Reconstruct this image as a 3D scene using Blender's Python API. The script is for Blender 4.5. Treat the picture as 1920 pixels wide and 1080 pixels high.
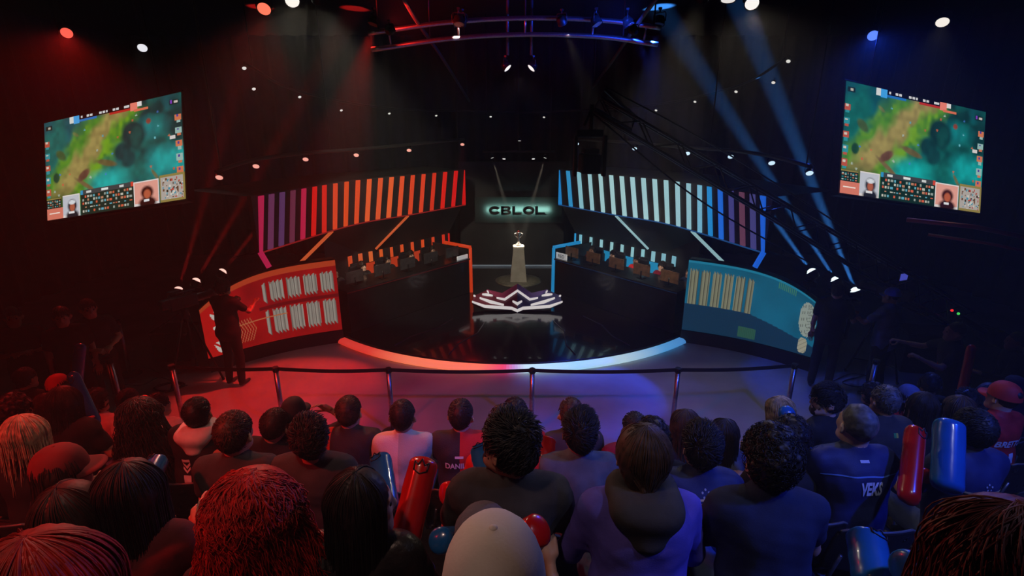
import bpy, bmesh, math, random
import numpy as np
from mathutils import Vector, Matrix
from mathutils.bvhtree import BVHTree
random.seed(7); RNG = np.random.default_rng(11)
SC = bpy.context.scene
COL = SC.collection
for o_ in list(bpy.data.objects): bpy.data.objects.remove(o_)

# ------------------------------------------------------------------ camera
CAM_H, F_PX, PITCH = 4.0, 960.0, math.atan(300/960)
cd = bpy.data.cameras.new('camera'); cam = bpy.data.objects.new('camera', cd); COL.objects.link(cam)
cam.location = (0, 0, CAM_H); cam.rotation_euler = (math.pi/2 - PITCH, 0, 0)
cd.sensor_width = 36; cd.lens = 36*F_PX/1920; cd.clip_start = .05; cd.clip_end = 100
SC.camera = cam
# ------------------------------------------------------------------ world, exposure
w = bpy.data.worlds.new('world'); SC.world = w; w.use_nodes = True
w.node_tree.nodes['Background'].inputs[0].default_value = (.004, .004, .006, 1)
w.node_tree.nodes['Background'].inputs[1].default_value = .5
# thin stage haze fills the air of the hall
hz_ = w.node_tree.nodes.new('ShaderNodeVolumeScatter'); hz_.inputs['Density'].default_value = .0065; hz_.inputs['Anisotropy'].default_value = .25
w.node_tree.links.new(hz_.outputs[0], w.node_tree.nodes['World Output'].inputs['Volume'])
vs = SC.view_settings
vs.view_transform = 'Standard'; vs.look = 'None'; vs.exposure = 0.0; vs.gamma = 1.0; vs.use_curve_mapping = False
SC.cycles.use_denoising = True; SC.cycles.adaptive_threshold = .035; SC.cycles.adaptive_min_samples = 16
SC.cycles.max_bounces = 5; SC.cycles.diffuse_bounces = 2; SC.cycles.glossy_bounces = 3
SC.cycles.volume_bounces = 0; SC.cycles.transparent_max_bounces = 6
SC.cycles.sample_clamp_indirect = 4; SC.cycles.sample_clamp_direct = 0

C_, S_ = math.cos(PITCH), math.sin(PITCH)
def ray(px, py):
    u = (px-960)/F_PX; v = (py-540)/F_PX
    return u, C_-v*S_, -(v*C_+S_)          # per unit of depth along the lens axis: x, y, z
def at_z(px, py, z):
    u, a, b = ray(px, py); d = (z-CAM_H)/b
    return Vector((u*d, a*d, z))
def at_y(px, py, y):
    u, a, b = ray(px, py); d = y/a
    return Vector((u*d, y, CAM_H+b*d))
def at_d(px, py, d):
    u, a, b = ray(px, py)
    return Vector((u*d, a*d, CAM_H+b*d))

# ------------------------------------------------------------------ materials
MATS = {}
def mat(name, col, rough=.7, metal=0., noise=0., nscale=8., bump=0., bscale=60., spec=.5, emit=None, estr=0., col2=None, coat=0.):
    if name in MATS: return MATS[name]
    m = bpy.data.materials.new(name); m.use_nodes = True; nt = m.node_tree; p = nt.nodes['Principled BSDF']
    p.inputs['Base Color'].default_value = (*col, 1); p.inputs['Roughness'].default_value = rough
    p.inputs['Metallic'].default_value = metal; p.inputs['Specular IOR Level'].default_value = spec
    if coat: p.inputs['Coat Weight'].default_value = coat
    if noise or col2:
        tc = nt.nodes.new('ShaderNodeTexCoord'); n = nt.nodes.new('ShaderNodeTexNoise')
        n.inputs['Scale'].default_value = nscale; n.inputs['Detail'].default_value = 4
        nt.links.new(tc.outputs['Object'], n.inputs['Vector'])
        r = nt.nodes.new('ShaderNodeValToRGB')
        c2 = col2 or tuple(min(1, c*(1+noise)) for c in col); c1 = col if col2 else tuple(c*(1-noise) for c in col)
        r.color_ramp.elements[0].position = .35; r.color_ramp.elements[1].position = .65
        r.color_ramp.elements[0].color = (*c1, 1); r.color_ramp.elements[1].color = (*c2, 1)
        nt.links.new(n.outputs['Fac'], r.inputs['Fac']); nt.links.new(r.outputs['Color'], p.inputs['Base Color'])
    if bump:
        tc = nt.nodes.new('ShaderNodeTexCoord'); n = nt.nodes.new('ShaderNodeTexNoise'); b = nt.nodes.new('ShaderNodeBump')
        n.inputs['Scale'].default_value = bscale; n.inputs['Detail'].default_value = 3; b.inputs['Strength'].default_value = bump
        b.inputs['Distance'].default_value = .01
        nt.links.new(tc.outputs['Object'], n.inputs['Vector']); nt.links.new(n.outputs['Fac'], b.inputs['Height'])
        nt.links.new(b.outputs['Normal'], p.inputs['Normal'])
    if emit:
        p.inputs['Emission Color'].default_value = (*emit, 1); p.inputs['Emission Strength'].default_value = estr
    m.cycles.emission_sampling = 'NONE' if estr < 3 else 'AUTO'
    MATS[name] = m; return m
def srgb(h):
    h = h.lstrip('#'); c = [int(h[i:i+2], 16)/255 for i in (0, 2, 4)]
    return tuple(x/12.92 if x <= .04045 else ((x+.055)/1.055)**2.4 for x in c)
def glow(name, col, s=1.0): return mat(name, tuple(.25*c for c in col), .5, emit=col, estr=s)
def attr_glow(name, s=1.0, base=.03):
    """a lit screen: shows the colours stored on its own pixels"""
    m = bpy.data.materials.new(name); m.use_nodes = True; nt = m.node_tree; p = nt.nodes['Principled BSDF']
    a = nt.nodes.new('ShaderNodeAttribute'); a.attribute_name = 'pixel'
    p.inputs['Base Color'].default_value = (base,)*3+(1,); p.inputs['Roughness'].default_value = .35
    nt.links.new(a.outputs['Color'], p.inputs['Emission Color']); p.inputs['Emission Strength'].default_value = s; m.cycles.emission_sampling = 'NONE'
    return m
def split_mat(name, ca, cb, axis='X', at=0., rough=.75, band=None):
    """two-colour cloth, divided across the garment; band=(colour, lo, hi) adds a stripe in Z"""
    if name in MATS: return MATS[name]
    m = mat(name, ca, rough, bump=.25, bscale=120); nt = m.node_tree; p = nt.nodes['Principled BSDF']
    tc = nt.nodes.new('ShaderNodeTexCoord'); sx = nt.nodes.new('ShaderNodeSeparateXYZ'); nt.links.new(tc.outputs['Object'], sx.inputs[0])
    g = nt.nodes.new('ShaderNodeMath'); g.operation = 'GREATER_THAN'; g.inputs[1].default_value = at
    nt.links.new(sx.outputs[axis], g.inputs[0])
    mx = nt.nodes.new('ShaderNodeMix'); mx.data_type = 'RGBA'; mx.inputs[6].default_value = (*ca, 1); mx.inputs[7].default_value = (*cb, 1)
    nt.links.new(g.outputs[0], mx.inputs[0]); nt.links.new(mx.outputs[2], p.inputs['Base Color'])
    return m

# ------------------------------------------------------------------ mesh helpers
def new_obj(name, me, m=None, parent=None, loc=None, rot=None):
    o = bpy.data.objects.new(name, me); COL.objects.link(o)
    if m is not None and me is not None:
        ms = m if isinstance(m, (list, tuple)) else [m]
        if len(me.materials) == 0:
            for x in ms: me.materials.append(x)
        else:
            for i, x in enumerate(ms):
                o.material_slots[i].link = 'OBJECT'; o.material_slots[i].material = x
    if parent is not None: o.parent = parent
    if loc is not None: o.location = loc
    if rot is not None: o.rotation_euler = rot
    return o
def empty(name, loc=(0, 0, 0), rz=0., label=None, cat=None, group=None, scale=1.):
    o = bpy.data.objects.new(name, None); COL.objects.link(o); o.empty_display_size = .1
    o.location = loc; o.rotation_euler = (0, 0, rz); o.scale = (scale,)*3
    tag(o, label, cat, group); return o
def tag(o, label=None, cat=None, group=None, kind=None):
    if label: o['label'] = label
    if cat: o['category'] = cat
    if group: o['group'] = group
    if kind: o['kind'] = kind
    return o
def mesh_np(name, V, Q, smooth=True, mi=None):
    me = bpy.data.meshes.new(name); V = np.asarray(V, np.float32)
    nv = len(V); me.vertices.add(nv); me.vertices.foreach_set('co', V.ravel())
    if isinstance(Q, np.ndarray):
        n, k = Q.shape; me.loops.add(n*k); me.polygons.add(n)
        me.loops.foreach_set('vertex_index', Q.ravel().astype(np.int32))
        me.polygons.foreach_set('loop_start', (np.arange(n)*k).astype(np.int32))
    else:
        n = len(Q); flat = [i for q in Q for i in q]; me.loops.add(len(flat)); me.polygons.add(n)
        me.loops.foreach_set('vertex_index', flat); st = np.cumsum([0]+[len(q) for q in Q[:-1]]).astype(np.int32)
        me.polygons.foreach_set('loop_start', st)
    me.polygons.foreach_set('use_smooth', np.full(n, smooth))
    if mi is not None: me.polygons.foreach_set('material_index', np.asarray(mi, np.int32))
    me.update(calc_edges=True); me.validate(); return me
class MB:
    """collects simple solids into one mesh"""
    def __init__(s): s.V = []; s.F = []; s.sm = []
    def add(s, V, F, smooth=False):
        n = len(s.V); s.V += [tuple(v) for v in V]; s.F += [tuple(i+n for i in f) for f in F]; s.sm += [smooth]*len(F); return s
    def box(s, c, d, M=None, bev=0.):
        x, y, z = (k/2 for k in d)
        if bev <= 0:
            V = [Vector((a*x, b*y, e*z)) for a in (-1, 1) for b in (-1, 1) for e in (-1, 1)]
            F = [(0, 1, 3, 2), (4, 6, 7, 5), (0, 4, 5, 1), (2, 3, 7, 6), (0, 2, 6, 4), (1, 5, 7, 3)]
        else:
            bm = bmesh.new(); bmesh.ops.create_cube(bm, size=1); bmesh.ops.scale(bm, vec=d, verts=bm.verts)
            bmesh.ops.bevel(bm, geom=bm.edges[:], offset=bev, segments=2, affect='EDGES', profile=.6)
            bm.verts.index_update(); V = [v.co.copy() for v in bm.verts]; F = [[v.index for v in f.verts] for f in bm.faces]; bm.free()
        if M is not None: V = [M @ v for v in V]
        return s.add([v+Vector(c) for v in V], F)
    def cyl(s, a, b, r, r2=None, n=12, caps=True, smooth=True):
        a = Vector(a); b = Vector(b); r2 = r if r2 is None else r2; d = (b-a)
        q = d.to_track_quat('Z', 'Y') if d.length > 1e-9 else None
        V = []
        for p, rr in ((a, r), (b, r2)):
            for i in range(n):
                t = 2*math.pi*i/n; v = Vector((rr*math.cos(t), rr*math.sin(t), 0))
                if q: v.rotate(q)
                V.append(p+v)
        F = [(i, (i+1) % n, n+(i+1) % n, n+i) for i in range(n)]
        s.add(V, F, smooth)
        if caps: k = len(s.V)-2*n; s.F += [tuple(k+i for i in reversed(range(n))), tuple(k+n+i for i in range(n))]; s.sm += [False]*2
        return s
    def tube(s, pts, r, n=8, taper=None, caps=True):
        pts = [Vector(p) for p in pts]; V = []; F = []; m = len(pts); up = None
        for i, p in enumerate(pts):
            d = (pts[min(i+1, m-1)]-pts[max(i-1, 0)]).normalized()
            if up is None: up = d.orthogonal().normalized()
            up = (up-d*up.dot(d)).normalized(); sd = d.cross(up)
            rr = r*(taper(i/(m-1)) if taper else 1)
            for k in range(n):
                t = 2*math.pi*k/n; V.append(p+(up*math.cos(t)+sd*math.sin(t))*rr)
        for i in range(m-1):
            for k in range(n): F.append((i*n+k, i*n+(k+1) % n, (i+1)*n+(k+1) % n, (i+1)*n+k))
        s.add(V, F, True)
        if caps: b = len(s.V)-m*n; s.F += [tuple(b+i for i in reversed(range(n))), tuple(b+(m-1)*n+i for i in range(n))]; s.sm += [True]*2
        return s
    def lathe(s, prof, n=20, M=None, cap=True):
        V = []; F = []
        for r, z in prof:
            for k in range(n): t = 2*math.pi*k/n; V.append(Vector((r*math.cos(t), r*math.sin(t), z)))
        m = len(prof)
        for i in range(m-1):
            for k in range(n): F.append((i*n+k, i*n+(k+1) % n, (i+1)*n+(k+1) % n, (i+1)*n+k))
        if M is not None: V = [M @ v for v in V]
        s.add(V, F, True)
        if cap: b = len(s.V)-m*n; s.F += [tuple(b+i for i in reversed(range(n))), tuple(b+(m-1)*n+i for i in range(n))]; s.sm += [True]*2
        return s
    def prism(s, poly, z0, z1, M=None):
        n = len(poly); V = [Vector((x, y, z0)) for x, y in poly]+[Vector((x, y, z1)) for x, y in poly]
        F = [tuple(reversed(range(n))), tuple(range(n, 2*n))]+[(i, (i+1) % n, n+(i+1) % n, n+i) for i in range(n)]
        if M is not None: V = [M @ v for v in V]
        return s.add(V, F)
    def sph(s, c, r, n=10, sc=(1, 1, 1)):
        P = [(max(r*math.sin(math.pi*i/n), 1e-4), -r*math.cos(math.pi*i/n)) for i in range(n+1)]
        M = Matrix.Translation(c) @ Matrix.Diagonal((*sc, 1)); return s.lathe(P, 2*n, M, cap=False)
    def mesh(s, name):
        me = bpy.data.meshes.new(name); me.from_pydata(s.V, [], s.F)
        me.polygons.foreach_set('use_smooth', s.sm); me.update(); return me
    def build(s, name, m, parent=None, loc=None, rot=None): return new_obj(name, s.mesh(name), m, parent, loc, rot)
def aim(direction):           # rotation that turns local -Z onto the direction
    return Vector(direction).to_track_quat('-Z', 'Y')
def pixel_grid(name, P, img, m, parent=None):
    """a screen: P (h+1,w+1,3) corner points, img (h,w,3) linear colours, one lit pixel per cell"""
    h, w_ = img.shape[:2]; V = P.reshape(-1, 3)
    i, j = np.mgrid[0:h, 0:w_]; a = (i*(w_+1)+j).ravel()
    Q = np.stack([a+w_+1, a+w_+2, a+1, a], 1)
    me = mesh_np(name, V, Q, False)
    at = me.attributes.new('pixel', 'FLOAT_COLOR', 'FACE')
    c = np.ones((h*w_, 4), np.float32); c[:, :3] = img.reshape(-1, 3); at.data.foreach_set('color', c.ravel())
    return new_obj(name, me, m, parent)
# ------------------------------------------------------------------ signed-distance modelling (bodies, hair, cloth)
class Grid:
    def __init__(s, lo, hi, h):
        s.lo = np.array(lo, float); s.h = h; s.n = np.ceil((np.array(hi)-s.lo)/h).astype(int)+2
        s.f = np.full(s.n, .2)
    def block(s, lo, hi):
        a = np.maximum(np.floor((lo-s.lo)/s.h).astype(int)-1, 0); b = np.minimum(np.ceil((hi-s.lo)/s.h).astype(int)+2, s.n)
        if (b <= a).any(): return None
        ax = [s.lo[i]+s.h*np.arange(a[i], b[i]) for i in range(3)]
        sl = tuple(slice(a[i], b[i]) for i in range(3))
        return sl, ax[0][:, None, None], ax[1][None, :, None], ax[2][None, None, :]
    def put(s, sl, d, k, sub=False):
        f = s.f[sl]
        if sub: s.f[sl] = -smin(-f, d, k)
        else: s.f[sl] = smin(f, d, k)
    def cap(s, a, b, ra, rb=None, k=.03, ax=None, sq=1., sub=False):
        a = np.array(a, float); b = np.array(b, float); rb = ra if rb is None else rb; R = max(ra, rb)/min(1., sq)+k+2*s.h
        B = s.block(np.minimum(a, b)-R, np.maximum(a, b)+R)
        if B is None: return
        sl, X, Y, Z = B; v = b-a; L = max(v@v, 1e-9)
        t = np.clip(((X-a[0])*v[0]+(Y-a[1])*v[1]+(Z-a[2])*v[2])/L, 0, 1)
        qx = X-a[0]-t*v[0]; qy = Y-a[1]-t*v[1]; qz = Z-a[2]-t*v[2]
        if ax is not None:
            n = np.array(ax, float); n /= np.linalg.norm(n); e = (qx*n[0]+qy*n[1]+qz*n[2])*(sq-1)
            qx = qx+e*n[0]; qy = qy+e*n[1]; qz = qz+e*n[2]
        s.put(sl, np.sqrt(qx*qx+qy*qy+qz*qz)-(ra+(rb-ra)*t), k, sub)
    def ell(s, c, r, k=.02, sub=False):
        c = np.array(c, float); r = np.array(r, float); B = s.block(c-r-k-2*s.h, c+r+k+2*s.h)
        if B is None: return
        sl, X, Y, Z = B; q = np.sqrt(((X-c[0])/r[0])**2+((Y-c[1])/r[1])**2+((Z-c[2])/r[2])**2)
        s.put(sl, (q-1)*r.min(), k, sub)
    def full(s):
        return (s.lo[0]+s.h*np.arange(s.n[0]))[:, None, None], (s.lo[1]+s.h*np.arange(s.n[1]))[None, :, None], (s.lo[2]+s.h*np.arange(s.n[2]))[None, None, :]
    def net(s, relax=1):
        f = s.f; sg = f < 0; nx, ny, nz = f.shape
        cs = [(i, j, k) for i in (0, 1) for j in (0, 1) for k in (0, 1)]
        cnt = sum(sg[i:nx-1+i, j:ny-1+j, k:nz-1+k].astype(np.int8) for i, j, k in cs)
        act = (cnt > 0) & (cnt < 8); I, J, K = np.nonzero(act); n = len(I)
        idx = np.full(act.shape, -1, np.int64); idx[I, J, K] = np.arange(n)
        pos = np.zeros((n, 3)); c = np.zeros(n)
        for a in range(3):
            o = [b for b in range(3) if b != a]
            for p in (0, 1):
                for q in (0, 1):
                    off = [0, 0, 0]; off[o[0]] = p; off[o[1]] = q; of2 = list(off); of2[a] = 1
                    f0 = f[I+off[0], J+off[1], K+off[2]]; f1 = f[I+of2[0], J+of2[1], K+of2[2]]
                    x = (f0 < 0) != (f1 < 0); t = np.where(x, f0/np.where(x, f0-f1, 1), 0)
                    e = np.tile(np.array(off, float), (n, 1)); e[:, a] = t
                    pos += e*x[:, None]; c += x
        V = s.lo+s.h*(np.stack([I, J, K], 1)+pos/np.maximum(c, 1)[:, None]); Q = []
        for a in range(3):
            b, d = (a+1) % 3, (a+2) % 3
            s0 = [slice(None)]*3; s1 = [slice(None)]*3; s0[a] = slice(0, -1); s1[a] = slice(1, None)
            A = sg[tuple(s0)]; Bq = sg[tuple(s1)]; E = np.argwhere(A != Bq)
            if not len(E): continue
            E = E[(E[:, b] > 0) & (E[:, d] > 0) & (E[:, b] < f.shape[b]-1) & (E[:, d] < f.shape[d]-1)]
            def g(db, dd):
                z = E.copy(); z[:, b] += db; z[:, d] += dd; return idx[z[:, 0], z[:, 1], z[:, 2]]
            q = np.stack([g(-1, -1), g(0, -1), g(0, 0), g(-1, 0)], 1)
            fl = ~A[E[:, 0], E[:, 1], E[:, 2]]; q[fl] = q[fl][:, ::-1]; Q.append(q)
        Q = np.concatenate(Q); Q = Q[(Q >= 0).all(1)]
        for _ in range(relax):
            acc = np.zeros_like(V); m = np.zeros(n)
            for i in range(4):
                np.add.at(acc, Q[:, i], V[Q[:, (i+1) % 4]]+V[Q[:, (i+3) % 4]]); np.add.at(m, Q[:, i], 2)
            V = V*.5+.5*acc/np.maximum(m, 1)[:, None]
        return V, Q
def smin(a, b, k):
    h = np.maximum(k-np.abs(a-b), 0)/k
    return np.minimum(a, b)-h*h*k*.25
def wob(V, f, seed, n=7):
    r = np.random.default_rng(seed); o = np.zeros(len(V))
    for _ in range(n):
        d = r.normal(size=3); d /= np.linalg.norm(d); o += np.sin(V@(d*f*r.uniform(.6, 1.6))+r.uniform(0, 6.28))
    return o/n
def vnormals(V, Q):
    N = np.zeros_like(V); fn = np.cross(V[Q[:, 2]]-V[Q[:, 0]], V[Q[:, 3]]-V[Q[:, 1]])
    for i in range(4): np.add.at(N, Q[:, i], fn)
    return N/np.maximum(np.linalg.norm(N, axis=1), 1e-9)[:, None]

# ---- head (local: centre of the skull's middle, face towards +Y)
_HEAD = {}
def head_mesh(h):
    if h in _HEAD: return _HEAD[h]
    g = Grid((-.12, -.15, -.20), (.12, .16, .17), h)
    g.ell((0, -.012, .032), (.077, .097, .103), .01)
    g.ell((0, .024, -.035), (.062, .074, .088), .04)
    g.cap((-.018, .072, -.093), (.018, .072, -.093), .024, k=.03)
    g.cap((-.045, .02, -.07), (-.03, .06, -.085), .026, k=.03); g.cap((.045, .02, -.07), (.03, .06, -.085), .026, k=.03)
    g.cap((-.038, .083, .03), (.038, .083, .03), .014, k=.02)
    g.cap((-.045, .066, -.012), (-.04, .07, -.02), .024, k=.02); g.cap((.045, .066, -.012), (.04, .07, -.02), .024, k=.02)
    for s in (-1, 1): g.ell((s*.033, .104, .008), (.018, .016, .012), .012, sub=True)
    g.cap((0, .094, .018), (0, .113, -.022), .009, .013, k=.014)
    g.cap((-.012, .1, -.028), (.012, .1, -.028), .009, k=.008)
    g.cap((-.02, .092, -.056), (.02, .092, -.056), .0085, k=.006); g.cap((-.017, .089, -.067), (.017, .089, -.067), .009, k=.006)
    for s in (-1, 1):
        g.ell((s*.080, -.002, -.012), (.012, .014, .026), .006); g.cap((s*.086, -.002, -.006), (s*.103, -.026, -.002), .0085, .007, k=.012, ax=(0, 0, 1), sq=.27); g.ell((s*.104, -.008, -.002), (.007, .010, .017), .006, sub=True)
    g.cap((0, -.025, -.06), (0, -.03, -.17), .052, .056, k=.03)
    V, Q = g.net(1); _HEAD[h] = (V, Q); return V, Q
def eye_mesh():
    m = MB()
    for s in (-1, 1): m.sph((s*.033, .085, .007), .0125, 6)
    return m
# ---- hand (local: wrist at origin, fingers +Y, palm faces -Z, thumb on +X)
_HAND = {}
def hand_mesh(kind):
    if kind in _HAND: return _HAND[kind]
    g = Grid((-.07, -.05, -.10), (.09, .21, .05), .0062)
    g.cap((-.028, .03, 0), (-.03, .085, 0), .016, .015, k=.02); g.cap((.02, .03, 0), (.028, .085, 0), .018, .015, k=.02)
    g.cap((0, .02, 0), (0, .085, 0), .017, k=.02); g.cap((0, -.04, 0), (0, .03, 0), .026, .02, k=.02)
    curl = {'relax': .45, 'grip': 1.25, 'flat': .12}[kind]
    for i, (x, L) in enumerate(((.032, .072), (.011, .082), (-.011, .076), (-.031, .060))):
        p = np.array([x, .09, 0.]); a = .15*curl; segs = (L*.45, L*.32, L*.26); r = .0092-.0006*abs(i-1)
        for j, l in enumerate(segs):
            a += curl*(.75 if j else .55); d = np.array([x*.6*(1-j*.4), math.cos(a), -math.sin(a)]); d /= np.linalg.norm(d)
            q = p+d*l; g.cap(p, q, r, r-.0008, k=.004); p = q; r -= .0008
    t0 = np.array([.028, .028, -.005]); t1 = t0+np.array([.034, .03, -.012-.02*curl]); t2 = t1+np.array([.01-.02*curl, .03, -.016*curl]); 
    g.cap(t0, t1, .0135, .0115, k=.012); g.cap(t1, t2, .0112, .009, k=.004)
    V, Q = g.net(1); _HAND[kind] = (V, Q); return V, Q

ARMS = {   # upper-arm direction, fore-arm direction (right side; mirrored for the left), hand
 'lap': ((.26, .22, -.93), (-.42, .88, -.12), 'relax'), 'knee': ((.2, .5, -.84), (-.22, .85, -.35), 'relax'),
 'fold': ((.28, .28, -.9), (-.85, .5, .12), 'relax'), 'hold': ((.34, .30, -.86), (-.12, .72, .68), 'grip'),
 'holdlow': ((.3, .32, -.88), (.05, .95, .2), 'grip'), 'out': ((.86, .25, -.42), (.86, .5, .0), 'relax'),
 'ear': ((.62, .55, .02), (-.62, -.42, .72), 'relax'), 'holdout': ((.62, .3, -.68), (.1, .75, .62), 'relax'), 'up': ((.35, .45, .8), (-.05, .3, .95), 'grip'),
 'chin': ((.2, .55, -.8), (-.3, .35, .9), 'grip'), 'type': ((.28, .35, -.88), (-.2, .97, .05), 'relax'),
 'down': ((.16, .0, -.98), (.02, .22, -.97), 'relax'), 'clasp': ((.26, .14, -.95), (-.7, .68, -.2), 'grip'),
 'cam': ((.3, .6, -.74), (-.25, .9, .35), 'grip'), 'reach': ((.4, .75, -.5), (.1, .98, .1), 'grip'), 'point': ((.3, .5, -.8), (-.35, .6, .72), 'flat'),
}
def skeleton(stand=False, lean=-.08, side=0., bend=.0, arms=('lap', 'lap'), hy=0., hp=0., hr=0., build=1., female=False, knees=.13):
    J = {}; hz = .92 if stand else .54; hip = np.array([0, 0, hz])
    u = np.array([math.sin(side), math.sin(lean)*math.cos(side), math.cos(lean)*math.cos(side)])
    u2 = np.array([math.sin(side), math.sin(lean+bend), math.cos(lean+bend)]); u2 /= np.linalg.norm(u2)
    rt = np.array([math.cos(side), 0, -math.sin(side)])
    J['u'] = u; J['u2'] = u2; J['rt'] = rt; J['hip'] = hip
    p1 = hip+u*.20; p2 = p1+u2*.20; p3 = p1+u2*.335; nb = p1+u2*.375
    sw = .188*(.91 if female else 1)*(.6+.4*build)
    J['p1'], J['p2'], J['p3'], J['nb'] = p1, p2, p3, nb
    un = .55*u2+np.array([0, .1, .5]); un /= np.linalg.norm(un)
    J['head'] = nb+un*.135
    for i, s in ((0, -1), (1, 1)):
        S = p3+rt*s*sw-u2*.03; a, b, hnd = ARMS[arms[i]]
        a = np.array([a[0]*s, a[1], a[2]]); a /= np.linalg.norm(a); b = np.array([b[0]*s, b[1], b[2]]); b /= np.linalg.norm(b)
        E_ = S+a*.285; W = E_+b*.25; J['arm%d' % i] = (S, E_, W, b, hnd)
        H = hip+np.array([s*.095, 0, -.01])
        if stand: Kn = np.array([s*.11, .03, .49]); A = np.array([s*.12, -.02, .085])
        else: Kn = hip+np.array([s*knees, .45, -.03]); A = np.array([s*(knees+.01), .40, .085])
        J['leg%d' % i] = (H, Kn, A)
    J['hr'] = (hy, hp, hr); J['stand'] = stand; J['build'] = build; J['female'] = female
    return J
def torso(g, J, e, k=.05, hem=False):
    b = J['build']; hip, p1, p2, p3, nb, rt = (J[x] for x in ('hip', 'p1', 'p2', 'p3', 'nb', 'rt')); fw = np.cross(J['u2'], rt)*-1
    wst = .112 if J['female'] else .122
    g.cap(hip-rt*.06, hip+rt*.06, .128*b+e, k=k)
    g.cap(hip, p1, .125*b+e, wst*b+e, k=k, ax=rt, sq=.80)
    g.cap(p1, p2, wst*b+e, .118*b+e, k=k, ax=rt, sq=.74)
    a0, a1 = J['arm0'][0], J['arm1'][0]
    g.cap(a0*.88+a1*.12-J['u2']*.01, a1*.88+a0*.12-J['u2']*.01, .072*(.7+.3*b)+e, k=k)
    g.cap(p2-rt*.05+J['u2']*.03, p2+rt*.05+J['u2']*.03, .115*b+e, k=k)
    for S in (a0, a1): g.cap(nb-J['u2']*.035, S*.8+p3*.2, .05+e*.6, .05+e, k=.05)
def bounds(J, m=.16):
    P = [J[k] for k in ('hip', 'p1', 'p2', 'p3', 'nb', 'head')]
    for i in (0, 1): P += list(J['arm%d' % i][:3])+list(J['leg%d' % i])
    P = np.array(P); return P.min(0)-m, P.max(0)+m
def head_frame(J):
    hy, hp, hr = J['hr']; R = np.array(Matrix.Rotation(hy, 3, 'Z') @ Matrix.Rotation(-hp, 3, 'X') @ Matrix.Rotation(hr, 3, 'Y'))
    c = J['head']; piv = np.array([0, -.03, -.11]); return R, c+piv-R@piv
def place(V, R, c): return V@R.T+c
_BODY = {}
def body_parts(key, hb=.021, hh=.010, sleeve='short', hem=.0):
    """returns meshes: body (skin, eyes, shoes slots), shirt, trousers, plus the head frame"""
    kk = (key, hb, hh, sleeve)
    if kk in _BODY: return _BODY[kk]
    J = skeleton(**dict(key)); lo, hi = bounds(J); b = J['build']
    lo[2] = max(lo[2], -.03)
    g = Grid(lo, hi, hb*1.15); torso(g, J, 0.)
    R, hc = head_frame(J)
    g.cap(J['nb']-J['u2']*.05, hc+R@np.array([0, -.03, -.05]), .058, .05, k=.05); g.ell(hc+np.array([0, 0, .01]), (.06, .07, .08), .02)
    for i in (0, 1):
        S, E_, W, d, hn = J['arm%d' % i]; q = .85+.15*b
        g.cap(S, E_, .05*q, .04*q, k=.03); g.cap(E_, E_+(W-E_)*.4, .041*q, .041*q, k=.02); g.cap(E_+(W-E_)*.4, W, .041*q, .027, k=.015)
        H, Kn, A = J['leg%d' % i]; g.cap(H, Kn, .085*b, .055, k=.04); g.cap(Kn, A, .055, .037, k=.03)
        f = np.array([0, 1., 0]); g.cap(A+np.array([0, -.03, -.04]), A+f*.15+np.array([0, 0, -.05]), .042, .036, k=.03)
    V, Q = g.net(2); MI = np.zeros(len(Q), int)
    cz = V[Q].mean(1); MI[cz[:, 2] < .115] = 2
    VS = [V]; QS = [Q]; MS = [MI]; off = len(V)
    def put(v, q, m):
        nonlocal off
        VS.append(v); QS.append(q+off); MS.append(np.full(len(q), m)); off += len(v)
    v, q = head_mesh(hh); put(place(v, R, hc), q, 0)
    em = eye_mesh(); v = np.array(em.V); q = np.array([f if len(f) == 4 else (*f, f[-1]) for f in em.F]); put(place(v, R, hc), q, 1)
    for i, s in ((0, -1), (1, 1)):
        S, E_, W, d, hn = J['arm%d' % i]; v, q = hand_mesh(hn); v = v.copy()*(.9 if J['female'] else 1.)
        yv = d; side = np.array([-s*1., .15, .1]); z = np.cross(side, yv); z /= np.linalg.norm(z)
        if z[2] < -.2: z = -z
        x = np.cross(yv, z)
        if s*x[0] > 0: v[:, 0] *= -1; q = q[:, ::-1]     # thumb on the body side
        put(v@np.stack([x, yv, z])+W-yv*.005, q, 0)
    me = mesh_np('body', np.concatenate(VS), np.concatenate(QS), True, np.concatenate(MS))
    # shirt
    e = .013 if not J['female'] else .011
    g = Grid(lo, hi, hb); torso(g, J, e)
    st = {'none': 0., 'short': .62, 'long': 1.}[sleeve]
    for i in (0, 1):
        S, E_, W, d, hn = J['arm%d' % i]; q = .85+.15*b
        if st: g.cap(S, S+(E_-S)*st, .064*q, (.060 if st < 1 else .055)*q, k=.03)
        else: g.cap(S, S+(E_-S)*.05, .058*q, k=.02)
        if st == 1: g.cap(E_, W-d*.03, .054*q, .037, k=.02)
    if sleeve == 'short': g.cap(J['nb']-J['u2']*.05, J['nb']+J['u2']*.012+np.array([0, -.004, 0]), .082, .0715, k=.02)
    if sleeve == 'long': g.cap(J['nb']-J['u2']*.02, J['nb']+J['u2']*.012, .072, .068, k=.02)
    V, Q = g.net(1); N = vnormals(V, Q); sd = abs(hash(kk)) % 1000 if False else len(V) % 997
    amp = .011 if hb < .025 else .007
    ver = V.copy(); ver[:, 2] *= .45
    fade = np.clip((np.linalg.norm(V-J['nb'], axis=1)-.09)/.10, 0, 1); V = V+N*(fade*(amp*wob(ver, 40, sd, 5)+amp*.5*wob(V, 85, sd+5, 6)))[:, None]
    sm = mesh_np('shirt', V, Q)
    g = Grid((lo[0], lo[1], lo[2]), (hi[0], hi[1], J['hip'][2]+.2), hb*1.2)
    hip = J['hip']; rt = J['rt']; e = .01
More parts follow.
